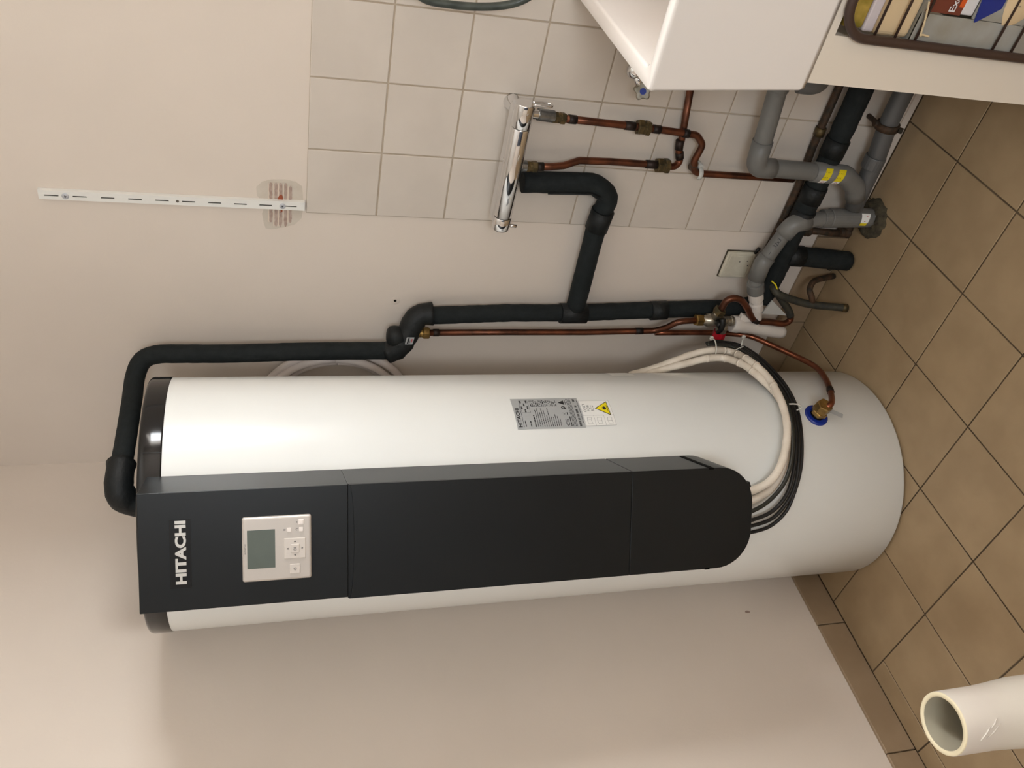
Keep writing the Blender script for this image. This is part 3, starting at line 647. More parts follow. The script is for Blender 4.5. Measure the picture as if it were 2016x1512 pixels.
obj('taped_elbow', sweep(resample(catmull(E_, 6), 0.009), 0.0285, 18, wob=0.05, seed=4), 'foam_tape', t)
# -- insulated thermostatic valve block
vb = thing('insulated_mixing_valve', 'lumpy black insulated valve body with a small silver sticker between tank and wall', 'valve', (0.46, -0.05, 1.10))
B1 = [(0.4155, -0.056, 1.172), (0.432, -0.058, 1.148), (0.462, -0.052, 1.130), (0.492, -0.042, 1.118), (0.514, -0.034, 1.100), (0.5185, -0.033, 1.070)]
obj('taped_body', sweep(resample(catmull(B1, 6), 0.008), 0.0275, 18, wob=0.05, seed=9), 'foam_tape', vb)
obj('insulated_knob', stack((0.462, -0.052, 1.125), (0.10, -0.02, 1), [(0, 0.024), (0.036, 0.025), (0.046, 0.0225), (0.051, 0.016), (0.052, 0.001)], 20, smooth=True), 'foam_tape', vb)
st = MB(); so = Vector((0.4745, -0.0815, 1.1275)); sx_ = Vector((0.80, 0.06, -0.12)).normalized(); sz_ = Vector((0.12, -0.15, 1)).normalized(); sn_ = sx_.cross(sz_).normalized()
sf = lambda a, b, k=0.0: so + sx_ * a + sz_ * b + (sn_ if sn_.y < 0 else -sn_) * k
st.add([sf(-0.010, -0.010), sf(0.010, -0.010), sf(0.010, 0.009), sf(-0.010, 0.009)] + [sf(-0.010, -0.010, 0.001), sf(0.010, -0.010, 0.001), sf(0.010, 0.009, 0.001), sf(-0.010, 0.009, 0.001)], [(0, 1, 2, 3), (4, 5, 6, 7), (0, 1, 5, 4), (1, 2, 6, 5), (2, 3, 7, 6), (3, 0, 4, 7)])
sk = obj('valve_sticker', st, 'plate_silver', vb, label='small silver sticker')
st = MB(); 
for e in ((-0.008, 0.0015, 0.008, 0.0055), (-0.008, -0.0015, 0.002, -0.0004)): poly(st, [(e[0], e[1]), (e[2], e[1]), (e[2], e[3]), (e[0], e[3])], lambda a, b: sf(a, b, 0.0014))
obj('sticker_print', st, 'ink', sk)
st = MB(); poly(st, [(-0.004, -0.0068), (0.006, -0.0068), (0.006, -0.0036), (-0.004, -0.0036)], lambda a, b: sf(a, b, 0.0014)); obj('sticker_mark', st, 'sticker_red', sk)
# -- main lower insulation
L_lower_insul[0] = (0.512, -0.034, 1.100)
t, P = pipe('insulated_riser', L_lower_insul, 0.0215, 'foam_black', 'long black foam insulated pipe running down the plaster wall beside the thin copper pipe', wob=0.02, n=18)
obj('foam_collar', sweep([(0.5254, -0.034, 0.748), (0.5262, -0.034, 0.680)], 0.0255, 18), 'foam_tape', t)
obj('foam_collar', sweep([(0.537, -0.034, 0.505), (0.5415, -0.036, 0.462)], 0.0245, 18), 'foam_tape', t)
t, P = pipe('insulated_branch', L_branch, 0.0235, 'foam_black', 'black foam insulated branch from behind the chrome mixer bending left across the tiles', wob=0.02, n=18, rad=0.035)
obj('foam_sleeve', sweep([(0.8235, -0.034, 0.7135), (0.7730, -0.034, 0.7175)], 0.0265, 18, wob=0.02), 'foam_tape', t)
obj('split_edge', sweep([(0.870, -0.0545, 0.862), (0.874, -0.0545, 0.760), (0.868, -0.054, 0.738)], 0.0022, 6), 'foam_tape', t)
L_wall_insul[0] = (1.50, -0.045, 0.208)
t, P = pipe('insulated_floor_run', L_wall_insul, 0.0255, 'foam_black', 'thick black foam insulated pipe running low along the wall behind the grey waste pipes', wob=0.035, n=18)
for x_ in (1.045, 0.925, 0.86):
    obj('foam_collar', sweep([(x_, -0.046, 0.203), (x_ - 0.042, -0.046, 0.2035)], 0.0275, 18, wob=0.02), 'foam_tape', t)
t, P = pipe('insulated_floor_stub', L_floor_insul, 0.0255, 'foam_black', 'short black foam insulated pipe dropping into the floor beside the skirting', wob=0.02, n=18)
obj('foam_collar', sweep([(0.7273, -0.045, 0.195), (0.7260, -0.045, 0.150)], 0.027, 18), 'foam_tape', t)
# -- copper
def solder(t, P, s, l, r, m='copper_dark'):
    a, d = along(P, s); return obj('solder_joint', sweep([a, a + d * l], r, 16), m, t)
def union(t, a, d, r=0.0145, m='brass_dull', name='brass_union'):
    a = Vector(a); d = Vector(d).normalized()
    o = obj(name, hexnut(a - d * 0.016, a - d * 0.003, r), m, t)
    obj('union_body', stack(a - d * 0.006, d, [(0, r * 0.86), (0.009, r * 0.86)], 16), m, t)
    obj(name, hexnut(a + d * 0.002, a + d * 0.014, r * 0.98, phase=0.3), m, t)
t, P = pipe('thin_copper_riser', L_copper_main, 0.0079, 'copper', 'long thin copper pipe between heater and black riser, brass nut at its top', rad=0.05)
obj('brass_nut', hexnut((0.4691, -0.045, 1.0905), (0.4693, -0.045, 1.074), 0.0155), 'brass', t)
obj('brass_neck', stack((0.4690, -0.0455, 1.086), (0, 0, 1), [(0, 0.011), (0.010, 0.011), (0.010, 0.009), (0.018, 0.009)], 16), 'brass', t)
obj('brass_elbow', stack((0.4690, -0.047, 1.100), (-0.1, -0.3, 1), [(0, 0.0105), (0.012, 0.0105)], 12), 'brass', t)
solder(t, P, 0.018, 0.014, 0.0092); solder(t, P, 0.545, 0.02, 0.0088)
t, P = pipe('mixer_copper_pipe', L_copper_mixR, 0.0078, 'copper', 'copper pipe from the right end of the chrome mixer, kinked down to the floor run', rad=0.02)
union(t, P[0], Vector(P[2]) - Vector(P[0]), 0.0125, 'brass_dull', 'brass_nut')
solder(t, P, 0.022, 0.018, 0.0092); solder(t, P, 0.155, 0.024, 0.0094)
union(t, (1.0265, -0.03, 0.6745), (-0.05, 0, -1), 0.0165)
solder(t, P, 0.222, 0.018, 0.0092); solder(t, P, 0.296, 0.014, 0.0092)
mb = MB(); sweep([(0.944, -0.002, 0.507), (0.944, -0.03, 0.507)], 0.006, 10, mb)
for k in range(9):
    a1 = math.radians(-60 + 37 * k)
Q = [(0.929 + 0.0115 * math.cos(math.radians(a_)), -0.030 + 0.0115 * math.sin(math.radians(a_)), 0.507) for a_ in range(-150, 151, 20)]
obj('pipe_clip', sweep(Q, 0.0035, 8, mb, flat=(1.6, 1), up=(0, 0, 1)), 'clip_plastic', t)
obj('copper_elbow', sweep(fillet([(0.952, -0.032, 0.528), (0.934, -0.014, 0.522), (0.936, -0.012, 0.500)], 0.01), 0.0095, 12), 'copper_old', t)
t, P = pipe('sink_copper_pipe', L_copper_mixL, 0.0078, 'copper', 'copper pipe from the left mixer inlet, bent to run right behind the sink', rad=0.018)
union(t, P[0], Vector(P[3]) - Vector(P[0]), 0.0125, 'brass_dull', 'brass_nut')
solder(t, P, 0.012, 0.016, 0.0092); solder(t, P, 0.272, 0.03, 0.0093); union(t, (0.9395, -0.0260, 0.5990), (0.02, 0, -1), 0.0172)
solder(t, P, length(P) - 0.155, 0.022, 0.0092); solder(t, P, length(P) - 0.178, 0.016, 0.0094)
L_wall_copper[0] = (1.50, -0.012, 0.236)
t, P = pipe('wall_copper_run', [(a, b + 0.001, c + 0.006) for a, b, c in L_wall_copper], 0.009, 'copper_old', 'dull brown copper pipe fixed low along the tiles above the black insulated run')
mb = cyl((1.043, -0.001, 0.2325), (1.043, -0.020, 0.2325), 0.005, 8); sweep([(1.053, -0.012, 0.2340), (1.033, -0.012, 0.2325)], 0.0125, 10, mb); obj('pipe_clip', mb, 'brass_dull', t)
t, P = pipe('old_copper_stub', L_old_copper, 0.0085, 'copper_old', 'corroded copper stub with two crusty joints under the grey pipe elbow')
for z_ in (0.155, 0.040): obj('corroded_joint', sweep(resample([(0.787, -0.02, z_ + 0.014), (0.786, -0.02, z_ - 0.014)], 0.004), 0.0135, 10, wob=0.12, seed=int(z_ * 100)), 'copper_old', t)
obj('corroded_joint', sweep(resample([(0.784, -0.0155, 0.033), (0.815, -0.0185, 0.028)], 0.004), 0.0115, 10, wob=0.12), 'copper_old', t)
t, P = pipe('cold_feed_pipe', L_cold, 0.0073, 'copper_warm', 'thin copper pipe passing behind the white siphon to the blue collar of the heater', smoothc=True)
nd = ni
obj('brass_nut', hexnut(pi_ + nd * 0.010, pi_ + nd * 0.022, 0.0195), 'brass', t)
obj('brass_nut', hexnut(pi_ + nd * 0.022, pi_ + nd * 0.045, 0.0190, phase=0.4), 'brass', t)
solder(t, P, length(P) - 0.115, 0.022, 0.0086)
L_ucopper[-1] = (0.652, -0.055, 0.206)
t = thing('bent_copper_pipe', 'brown copper pipe bent in a hook over the white siphon, joining the blackened stub', 'pipe', (0.5445, -0.085, 0.15))
PU = catmull(L_ucopper)
obj('tube', sweep(PU[:58], 0.0088, 16), 'copper', t); obj('dark_end', sweep(PU[56:], 0.0098, 16), 'pipe_dirty', t, label='blackened end of the pipe')
obj('solder_joint', sweep(PU[32:37], 0.0098, 16), 'copper_dark', t)
t, P = pipe('blackened_pipe_stub', [(0.648, -0.062, 0.208)] + L_thin_black[:-1] + [(0.6205, -0.119, 0.0005)], 0.0098, 'pipe_dirty', 'blackened pipe with a brass end sloping down onto the floor tiles', smoothc=True)
e_, d_ = along(P, length(P) - 0.014); obj('brass_end', sweep([e_, e_ + d_ * 0.013], 0.0108, 14), 'brass_dull', t)
t, P = pipe('small_copper_loop', [(0.652, -0.022, 0.004)] + L_loop[1:-1] + [(0.617, -0.098, 0.0925)], 0.0078, 'copper_old', 'small dull copper hook rising from the floor into the blackened pipe', smoothc=True)
obj('floor_sleeve', sweep(resample([(0.690, -0.016, 0.0005), (0.687, -0.016, 0.030)], 0.005), 0.018, 12, wob=0.08, seed=2), 'mortar', t)
obj('earth_wire', sweep(catmull([(0.665, -0.070, 0.222), (0.660, -0.078, 0.212), (0.648, -0.084, 0.204), (0.638, -0.088, 0.196)]), 0.0018, 8), 'sticker_yellow', t, label='yellow green wire sleeve')
# -- safety group
V = [Vector(p) for p in L_valve]
sg = thing('safety_group', 'nickel safety valve with black lever and red cap on the copper riser', 'valve', tuple(V[3]))
obj('inlet_nut', hexnut(V[0] + Vector((0, 0, 0.002)), V[1] - Vector((0, 0, 0.008)), 0.0155), 'brass', sg)
obj('valve_body', stack(V[1] + Vector((0, 0, -0.004)), (0, 0, -1), [(0, 0.0135), (0.012, 0.0135), (0.016, 0.0175), (0.038, 0.0180), (0.046, 0.0145), (0.056, 0.010)], 18, smooth=True), 'nickel', sg)
side = (Vector((0.5825, -0.085, 0.341)) - Vector((0.546, -0.082, 0.352)))
obj('side_outlet', stack((0.546, -0.082, 0.352), side, [(0, 0.0125), (0.022, 0.0125), (0.026, 0.0145)], 16, smooth=True), 'nickel', sg)
obj('outlet_nut', hexnut(Vector((0.546, -0.082, 0.352)) + side.normalized() * 0.024, Vector((0.546, -0.082, 0.352)) + side.normalized() * 0.041, 0.0165), 'brass_dull', sg)
lv = MB(); sweep(catmull([(0.575, -0.112, 0.3425), (0.560, -0.118, 0.3410), (0.545, -0.118, 0.3400), (0.530, -0.112, 0.3400)]), 0.0075, 10, lv, flat=(1, 0.7)); cyl((0.552, -0.095, 0.343), (0.552, -0.116, 0.343), 0.008, 12, lv)
obj('shutoff_lever', lv, 'plastic_black', sg)
obj('drain_knob', stack((0.556, -0.094, 0.326), (0.15, -0.9, 0.1), [(0, 0.010), (0.010, 0.010), (0.012, 0.008), (0.014, 0.003)], 14), 'nickel', sg)
dcap = (Vector((0.4975, -0.09, 0.3175)) - Vector((0.540, -0.090, 0.316))).normalized()
obj('ribbed_bonnet', stack((0.550, -0.090, 0.3175), dcap, [(0, 0.011), (0.006, 0.0125), (0.008, 0.0115), (0.012, 0.0135), (0.014, 0.0125), (0.018, 0.0145), (0.020, 0.0135), (0.032, 0.0145), (0.034, 0.014)], 18), 'nickel', sg)
obj('relief_cap', stack(Vector((0.550, -0.090, 0.3175)) + dcap * 0.034, dcap, [(0, 0.0165), (0.016, 0.0175), (0.024, 0.0150), (0.028, 0.0075)], 8), 'red_plastic', sg, label='red relief cap')
obj('discharge_outlet', stack((0.549, -0.088, 0.317), (-0.05, 0.06, -1), [(0, 0.0115), (0.014, 0.0115), (0.016, 0.0135), (0.022, 0.0135)], 16), 'nickel', sg)
# -- white siphon and its elbow adaptor
U = [Vector(p) for p in L_tundish]
si = thing('tundish_siphon', 'white plastic siphon cup hanging below the safety valve', 'siphon', tuple(U[4]))
ax = (U[4] - U[1]).normalized()
obj('cup', stack(U[1] - ax * 0.012, ax, [(0.004, 0.010), (0.0, 0.020), (0.004, 0.0225), (0.020, 0.0225), (0.030, 0.0205), (0.050, 0.0195), (0.056, 0.0185), (0.115, 0.0185), (0.160, 0.0180), (0.172, 0.0150), (0.176, 0.008)], 24, smooth=True), 'white_plastic', si)
fin = MB(); fin.add([U[1] + Vector(v) for v in ((0.012, -0.010, -0.006), (0.034, -0.004, -0.008), (0.030, -0.004, -0.020), (0.016, -0.010, -0.040), (0.012, 0.006, -0.006), (0.034, 0.008, -0.008), (0.030, 0.008, -0.020), (0.016, 0.006, -0.040))], [(0, 1, 2, 3), (7, 6, 5, 4), (0, 4, 5, 1), (1, 5, 6, 2), (2, 6, 7, 3), (3, 7, 4, 0)])
obj('cup_lip', fin, 'white_plastic', si, bevel=0.002)
da = (U[8] - U[5]).normalized()
obj('side_spout', stack(U[5] - da * 0.02, da, [(0, 0.012), (0.034, 0.013), (0.054, 0.0140), (0.056, 0.0175), (0.076, 0.0175), (0.077, 0.0120), (0.091, 0.0120), (0.092, 0.0190), (0.119, 0.0190)], 22), 'white_plastic', si)
gs = MB(); ga_ = [Vector((0.6070, -0.075, 0.1960)), Vector((0.5640, -0.075, 0.2080)), Vector((0.5590, -0.075, 0.1310))]
gs.add(ga_ + [v + Vector((0, 0.004, 0)) for v in ga_], [(0, 1, 2), (5, 4, 3), (0, 3, 4, 1), (1, 4, 5, 2), (2, 5, 3, 0)])
obj('gusset', gs, 'clip_plastic', si, label='translucent grey gusset')
# -- grey waste pipes
def socket_ring(t, a, d, r, l, m='pvc_grey'):
    a = Vector(a); d = Vector(d).normalized(); return obj('pipe_socket', stack(a, d, [(0, r * 0.97), (0.002, r), (l - 0.002, r), (l, r * 0.97)], 22), m, t)
L_grey_siphon[0] = tuple(U[8] + da * 0.010)
t = thing('siphon_waste_pipe', 'grey plastic waste pipe from the white siphon curving right and down to the floor', 'pipe', (0.847, -0.045, 0.0))
PG = fillet(L_grey_siphon[:-1] + [(0.8465, -0.046, 0.002)], 0.05, 8)
obj('tube', sweep(PG, 0.0185, 22), 'pvc_grey', t)
a_, d_ = along(PG, 0.0); socket_ring(t, Vector(L_grey_siphon[0]), da, 0.0215, 0.030)
obj('elbow_socket', sweep(fillet([L_grey_siphon[1], L_grey_siphon[2], (Vector(L_grey_siphon[2]) * 0.72 + Vector(L_grey_siphon[3]) * 0.28)], 0.03), 0.0215, 22), 'pvc_grey', t)
v3 = Vector(L_grey_siphon[3]); v4 = Vector(L_grey_siphon[4]); v5 = Vector(L_grey_siphon[5])
obj('elbow_socket', sweep(fillet([v3.lerp(v4, 0.1), v4, v4.lerp(v5, 0.75)], 0.04), 0.0225, 22), 'pvc_grey', t)
socket_ring(t, (0.841, -0.051, 0.150), (0.03, 0.02, -1), 0.0225, 0.02)
obj('branch_fitting', stack((0.8425, -0.050, 0.130), (0.04, 0.03, -1), [(0, 0.0225), (0.002, 0.0235), (0.120, 0.0240), (0.128, 0.0240)], 24), 'pvc_grey', t)
mb = MB(); f_ = lambda a, b: Vector((0.8465 + 0.0250 * math.sin(a), -0.048 - 0.0250 * math.cos(a), 0.040 + b))
for k in range(6): poly(mb, [(0.0 + 0.16 * k, -0.006 - 0.001 * k), (0.16 + 0.16 * k, -0.007 - 0.001 * k), (0.16 + 0.16 * k, 0.014), (0.0 + 0.16 * k, 0.014)], f_)
sk = obj('pipe_sticker', mb, 'label_white', t)
mb = MB(); f_ = lambda a, b: Vector((0.8465 + 0.0253 * math.sin(a), -0.048 - 0.0253 * math.cos(a), 0.040 + b)); poly(mb, [(0.16, 0.002), (0.7, -0.004), (0.7, 0.000), (0.16, 0.006)], f_); obj('sticker_print', mb, 'sticker_red', sk)
mb = MB()
for k in range(2): poly(mb, [(-0.30 + 0.15 * k, -0.004), (-0.15 + 0.15 * k, -0.005), (-0.15 + 0.15 * k, 0.014), (-0.30 + 0.15 * k, 0.014)], f_)
obj('sticker_end', mb, 'sticker_yellow', sk)
# printed size mark on the pipe
ga, gb = Vector(L_grey_siphon[2]).lerp(v3, 0.42), Vector(L_grey_siphon[2]).lerp(v3, 0.80)
gd = (gb - ga).normalized(); gn = (Vector((1.754, -1.605, 1.461)) - ga); gn = (gn - gd * gn.dot(gd)).normalized(); gu = gn.cross(gd)
mb = MB(); fit_text(mb, '32x3', 0.030, 0.054, -0.0045, 0.0045, lambda a, b: ga + gd * (a - 0.012) + gu * b + gn * 0.0190); rect(mb, 0.0, -0.0006, 0.008, 0.0006, lambda a, b: ga + gd * (a - 0.004) + gu * b + gn * 0.0190)
obj('pipe_print', mb, 'ink', t)
t = thing('sink_waste_pipe', 'grey plastic waste pipe from under the sink turning down past two yellow stickers', 'pipe', (0.967, -0.065, 0.16))
PS = fillet([(1.235, -0.10, 0.432)] + L_grey_sink[1:], 0.035, 8)
obj('tube', sweep(PS, 0.0205, 22), 'pvc_grey', t)
obj('elbow_socket', sweep(fillet([(1.035, -0.065, 0.4040), L_grey_sink[3], (0.9708, -0.065, 0.350)], 0.035, 8), 0.0228, 22), 'pvc_grey', t)
socket_ring(t, (1.150, -0.066, 0.419), (1, -0.05, 0.08), 0.0228, 0.035)
obj('trap_bend', sweep(catmull([(1.225, -0.195, 0.470), (1.228, -0.200, 0.440), (1.234, -0.170, 0.418), (1.238, -0.135, 0.420), (1.225, -0.10, 0.430)]), 0.026, 18), 'pvc_grey_dark', t)
obj('elbow_socket', sweep(fillet([(0.9695, -0.065, 0.246), (0.9672, -0.065, 0.158), (0.935, -0.060, 0.108), (0.905, -0.056, 0.090)], 0.035, 8), 0.0232, 22), 'pvc_grey', t)
for (zc, hh) in ((0.2235, 0.0090), (0.1880, 0.0095)):
    base = Vector((0.9689 if zc > 0.2 else 0.9680, -0.065, zc))
    f_ = (lambda base: lambda a, b: base + Vector((0.0236 * math.sin(a), -0.0236 * math.cos(a), b)))(base)
    mb = MB()
    for k in range(7): poly(mb, [(-0.35 + 0.18 * k, -hh - 0.0012 * k), (-0.17 + 0.18 * k, -hh - 0.0012 * (k + 1)), (-0.17 + 0.18 * k, hh - 0.0012 * (k + 1)), (-0.35 + 0.18 * k, hh - 0.0012 * k)], f_)
    sk = obj('yellow_sticker', mb, 'sticker_yellow', t, label='yellow sticker')
    mb = MB()
    for k in range(4): poly(mb, [(-0.95 + 0.15 * k, -hh + 0.001), (-0.80 + 0.15 * k, -hh + 0.0005), (-0.80 + 0.15 * k, hh), (-0.95 + 0.15 * k, hh)], f_)
    obj('sticker_end', mb, 'label_white', sk)
    mb = MB(); f_ = (lambda base: lambda a, b: base + Vector((0.0239 * math.sin(a), -0.0239 * math.cos(a), b)))(base)
    for k in range(3): poly(mb, [(0.0, 0.004 - 0.0045 * k), (0.55, 0.001 - 0.0045 * k), (0.55, 0.0022 - 0.0045 * k), (0.0, 0.0052 - 0.0045 * k)], f_)
    obj('sticker_print', mb, 'ink', sk)
    mb = MB()
    for k in range(8):
        a1, a2 = 2 * math.pi * k / 8, 2 * math.pi * (k + 1) / 8
        poly(mb, [(-0.62 + r_ / 0.0239 * math.cos(t_), r_ * math.sin(t_)) for r_, t_ in ((0.0042, a1), (0.0042, a2), (0.0028, a2), (0.0028, a1))], f_)
    obj('sticker_ring', mb, 'sticker_red', sk)
L_grey_floor[0] = (1.50, -0.05, 0.106)
t, P = pipe('floor_waste_pipe', L_grey_floor, 0.0215, 'pvc_grey_dark', 'dark grey waste pipe running low along the wall in a rusty clamp', n=22)
socket_ring(t, (1.012, -0.05, 0.0855), (-1, 0, -0.03), 0.0245, 0.03, 'pvc_grey_dark')
mb = sweep([(1.094, -0.050, 0.0978), (1.078, -0.050, 0.0960)], 0.0262, 20)
cyl((1.086, -0.002, 0.118), (1.086, -0.045, 0.118), 0.006, 8, mb); sweep([(1.088, -0.046, 0.120), (1.088, -0.046, 0.132)], 0.007, 8, mb); sweep([(1.088, -0.070, 0.080), (1.088, -0.076, 0.073)], 0.007, 8, mb)
obj('rusty_clamp', mb, 'copper_old', t)
# rough mortar round the floor drain
mb = MB(); rnd = random.Random(11); n = 34; rings = [(0.050, 0.0005), (0.047, 0.006), (0.042, 0.011), (0.036, 0.014), (0.028, 0.015), (0.022, 0.012)]; vs = []
for j, (r_, z_) in enumerate(rings):
    for k in range(n):
        a_ = 2 * math.pi * k / n; rr = r_ * (1 + rnd.uniform(-0.06, 0.06) * (j < 4)); y_ = -0.046 + rr * math.sin(a_)
        vs.append((0.846 + rr * math.cos(a_), min(y_, -0.002), max(0.0004, z_ * (1 + rnd.uniform(-0.3, 0.3)))))
mb.add(vs, [(j * n + k, j * n + (k + 1) % n, (j + 1) * n + (k + 1) % n, (j + 1) * n + k) for j in range(len(rings) - 1) for k in range(n)], True)
tag(obj('mortar_collar', mb, 'mortar'), 'rough grey mortar ring round the waste pipe at the floor', 'mortar')

# ================================================================== HEATER LINES
for k, (L, lb) in enumerate(((L_W1, 'white wrapped refrigerant line, the outer one curving round the heater front'), (L_W2, 'white wrapped refrigerant line tucked under the outer one beside the heater'))):
    C_ = resample(catmull(L, 6), 0.012)
    t = thing('refrigerant_line', lb, 'pipe', tuple(C_[len(C_) // 2]), 'white refrigerant lines')
    obj('wrapping', sweep(C_, 0.0089, 14, wob=0.05, seed=20 + k), 'line_white', t)
    for s_ in (0.33, 0.405, 0.45, 0.50, 0.55):
        a_, d_ = along(C_, s_ + 0.01 * k)
        obj('tape_turn', sweep([a_, a_ + d_ * 0.006], 0.0099, 14), 'line_white', t)
KL = ('speckled black cable nearest the white lines', 'second black cable of the bundle under the heater cover', 'third black cable of the bundle, darker and thin', 'lowest black cable of the bundle round the heater')
for k, (L, r_) in enumerate(((L_K1, 0.0046), (L_K2, 0.0044), (L_K3, 0.0042), (L_K4, 0.0040))):
    o = obj('power_cable', sweep(catmull(L, 6), r_, 10), 'cable_black' if k == 0 else 'plastic_black'); tag(o, KL[k], 'cable', 'black cables from the heater')
def tie(center, d, rx, ry, up, label, head=None):
    d = Vector(d).normalized(); up = Vector(up); up = (up - d * up.dot(d)).normalized(); w = d.cross(up); c = Vector(center)
    Q = [c + up * rx * math.cos(t_) + w * ry * math.sin(t_) for t_ in [2 * math.pi * k / 20 for k in range(21)]]
    mb = sweep(Q, 0.0016, 6, flat=(1, 1)); mb2 = MB()
    t = thing('cable_tie', label, 'cable tie', tuple(c), 'white cable ties')
    obj('strap', sweep(Q, 0.0017, 8), 'tie_white', t)
    if head:
        h = Vector(head); q = min(Q, key=lambda p: (p - h).length)
        obj('tail', sweep([q, h], 0.0022, 8), 'tie_white', t)
        obj('head', box((h.x - 0.0042, h.y - 0.003, h.z - 0.0042), (h.x + 0.0042, h.y + 0.003, h.z + 0.0042)), 'tie_white', t, bevel=0.001)
c1 = (Vector(L_W1[6]) + Vector(L_K4[7])) / 2
rad = Vector((math.cos(math.atan2(c1.y - TC[1], c1.x - TC[0])), math.sin(math.atan2(c1.y - TC[1], c1.x - TC[0])), 0))
tie(c1 + rad * 0.0015, (rad.y, -rad.x, 0.05), 0.0285, 0.0135, (0, 0, 1), 'white cable tie round the bundle on the heater front')
tie((0.502, -0.150, 0.300), (0.45, 0.6, 0.3), 0.026, 0.024, (0.2, 0, 1), 'white cable tie near the red capped valve', (0.514, -0.110, 0.258))
tie((0.510, -0.150, 0.362), (-0.1, 0.2, 1.0), 0.026, 0.020, (0, 1, 0), 'white cable tie where the cables end below the wall pipe', (0.512, -0.112, 0.352))
for k, (R_, z_, dx, lb) in enumerate(((0.184, 1.285, 0.0, 'outer'), (0.168, 1.292, 0.002, 'middle'), (0.152, 1.285, 0.001, 'inner'))):
    Q = [(0.205 + dx + R_ * math.cos(2 * math.pi * i / 60), -0.022 - 0.012 * (k == 1), z_ + R_ * 1.02 * math.sin(2 * math.pi * i / 60)) for i in range(61)]
    tag(obj('coiled_line', sweep(Q, 0.0096, 12), 'coil_white'), '%s turn of the white line coiled on the wall behind the heater' % lb, 'pipe', 'coiled white line')

# ================================================================== MIXER ON THE WALL
Mx = [Vector(p) for p in L_mixer]
mt = thing('wall_mixer', 'polished chrome bar mixer mounted across the wall tiles', 'mixer', (0.935, -0.05, 0.93))
a_, b_ = Vector((0.7895, -0.075, 0.960)), Vector((1.0790, -0.075, 0.960)); dx = Vector((1, 0, 0))
obj('mixer_barrel', stack((0.823, -0.075, 0.960), dx, [(0, 0.0188), (0.001, 0.0195), (0.204, 0.0195), (0.205, 0.0188)], 40, smooth=True), 'chrome', mt)
obj('flow_knob', stack((0.7895, -0.075, 0.960), dx, [(0, 0.0165), (0.002, 0.0190), (0.004, 0.0198), (0.0315, 0.0200), (0.0325, 0.0192)], 40, smooth=True), 'chrome', mt)
tk = obj('temperature_knob', stack((1.0290, -0.075, 0.960), dx, [(0, 0.0192), (0.001, 0.0200), (0.048, 0.0200), (0.0500, 0.0190)], 40, smooth=True), 'chrome', mt)
Q = catmull([(1.079, -0.069, 0.944), (1.079, -0.069, 0.925), (1.079, -0.070, 0.911), (1.079, -0.077, 0.906), (1.079, -0.084, 0.911), (1.079, -0.084, 0.928), (1.079, -0.082, 0.944)])
obj('lever_loop', sweep(Q, 0.0028, 8), 'chrome', tk)
obj('knob_pin', cyl((0.798, -0.075, 0.942), (0.798, -0.075, 0.925), 0.0038, 12), 'chrome', mt)
obj('mixer_backplate', box((0.795, -0.066, 0.948), (1.066, -0.026, 0.978)), 'chrome', mt, bevel=0.010, segs=4)
for x_ in (1.046,):
    obj('wall_flange', stack((x_, -0.0005, 0.966), (0, -1, 0), [(0, 0.0175), (0.004, 0.0175), (0.010, 0.015), (0.030, 0.013), (0.034, 0.013)], 24, smooth=True), 'chrome', mt)
for x_, zt, L_ in ((1.046, 0.950, 0.030), (0.930, 0.950, 0.018)):
    obj('inlet_union', stack((x_, -0.052, zt), (0, 0.05, -1), [(0, 0.0095), (L_, 0.0095)], 18), 'chrome', mt)
obj('zinc_coupler', stack((1.0455, -0.050, 0.922), (-0.1, 0.12, -1), [(0, 0.0125), (0.036, 0.0125)], 16), 'zinc', mt)
obj('zinc_coupler', stack((0.930, -0.051, 0.934), (-0.05, 0.12, -1), [(0, 0.0125), (0.010, 0.0125)], 16), 'zinc', mt)

# ================================================================== SINK, ITS TAP, CABINET
SX0, SX1, SY0, SY1, SZ0, SZ1 = 1.279, 1.900, -0.453, -0.0015, 0.634, 0.896
mb = MB(); tb = 0.025
O = [(SX0, SY0), (SX1, SY0), (SX1, SY1), (SX0, SY1)]
Ob = [(SX0 + tb, SY0 + 0.002), (SX1 - tb, SY0 + 0.002), (SX1 - tb, SY1), (SX0 + tb, SY1)]
def ring(x0, y0, x1, y1, r, n=6):
    out = []
    for cx_, cy_, s_ in ((x1 - r, y1 - r, 0), (x0 + r, y1 - r, 90), (x0 + r, y0 + r, 180), (x1 - r, y0 + r, 270)):
        for k in range(n + 1): a_ = math.radians(s_ + 90 * k / n); out.append((cx_ + r * math.cos(a_), cy_ + r * math.sin(a_)))
    return out
levels = [(ring(SX0 + tb, SY0 + 0.003, SX1 - tb, SY1, 0.006), SZ0), (ring(SX0 + tb - 0.002, SY0 + 0.001, SX1 - tb + 0.002, SY1, 0.006), SZ0 + 0.008),
          (ring(SX0 + 0.001, SY0 + 0.001, SX1, SY1, 0.006), SZ1 - 0.010), (ring(SX0, SY0, SX1, SY1, 0.006), SZ1 - 0.005), (ring(SX0 + 0.002, SY0 + 0.002, SX1 - 0.002, SY1 - 0.002, 0.006), SZ1),
          (ring(SX0 + 0.022, SY0 + 0.020, SX1 - 0.022, SY1 - 0.045, 0.020), SZ1), (ring(SX0 + 0.027, SY0 + 0.025, SX1 - 0.027, SY1 - 0.050, 0.017), SZ1 - 0.006),
          (ring(SX0 + 0.040, SY0 + 0.036, SX1 - 0.040, SY1 - 0.062, 0.025), SZ1 - 0.19), (ring(SX0 + 0.062, SY0 + 0.058, SX1 - 0.062, SY1 - 0.085, 0.03), SZ1 - 0.215), (ring(1.56, -0.27, 1.61, -0.22, 0.024), SZ1 - 0.222)]
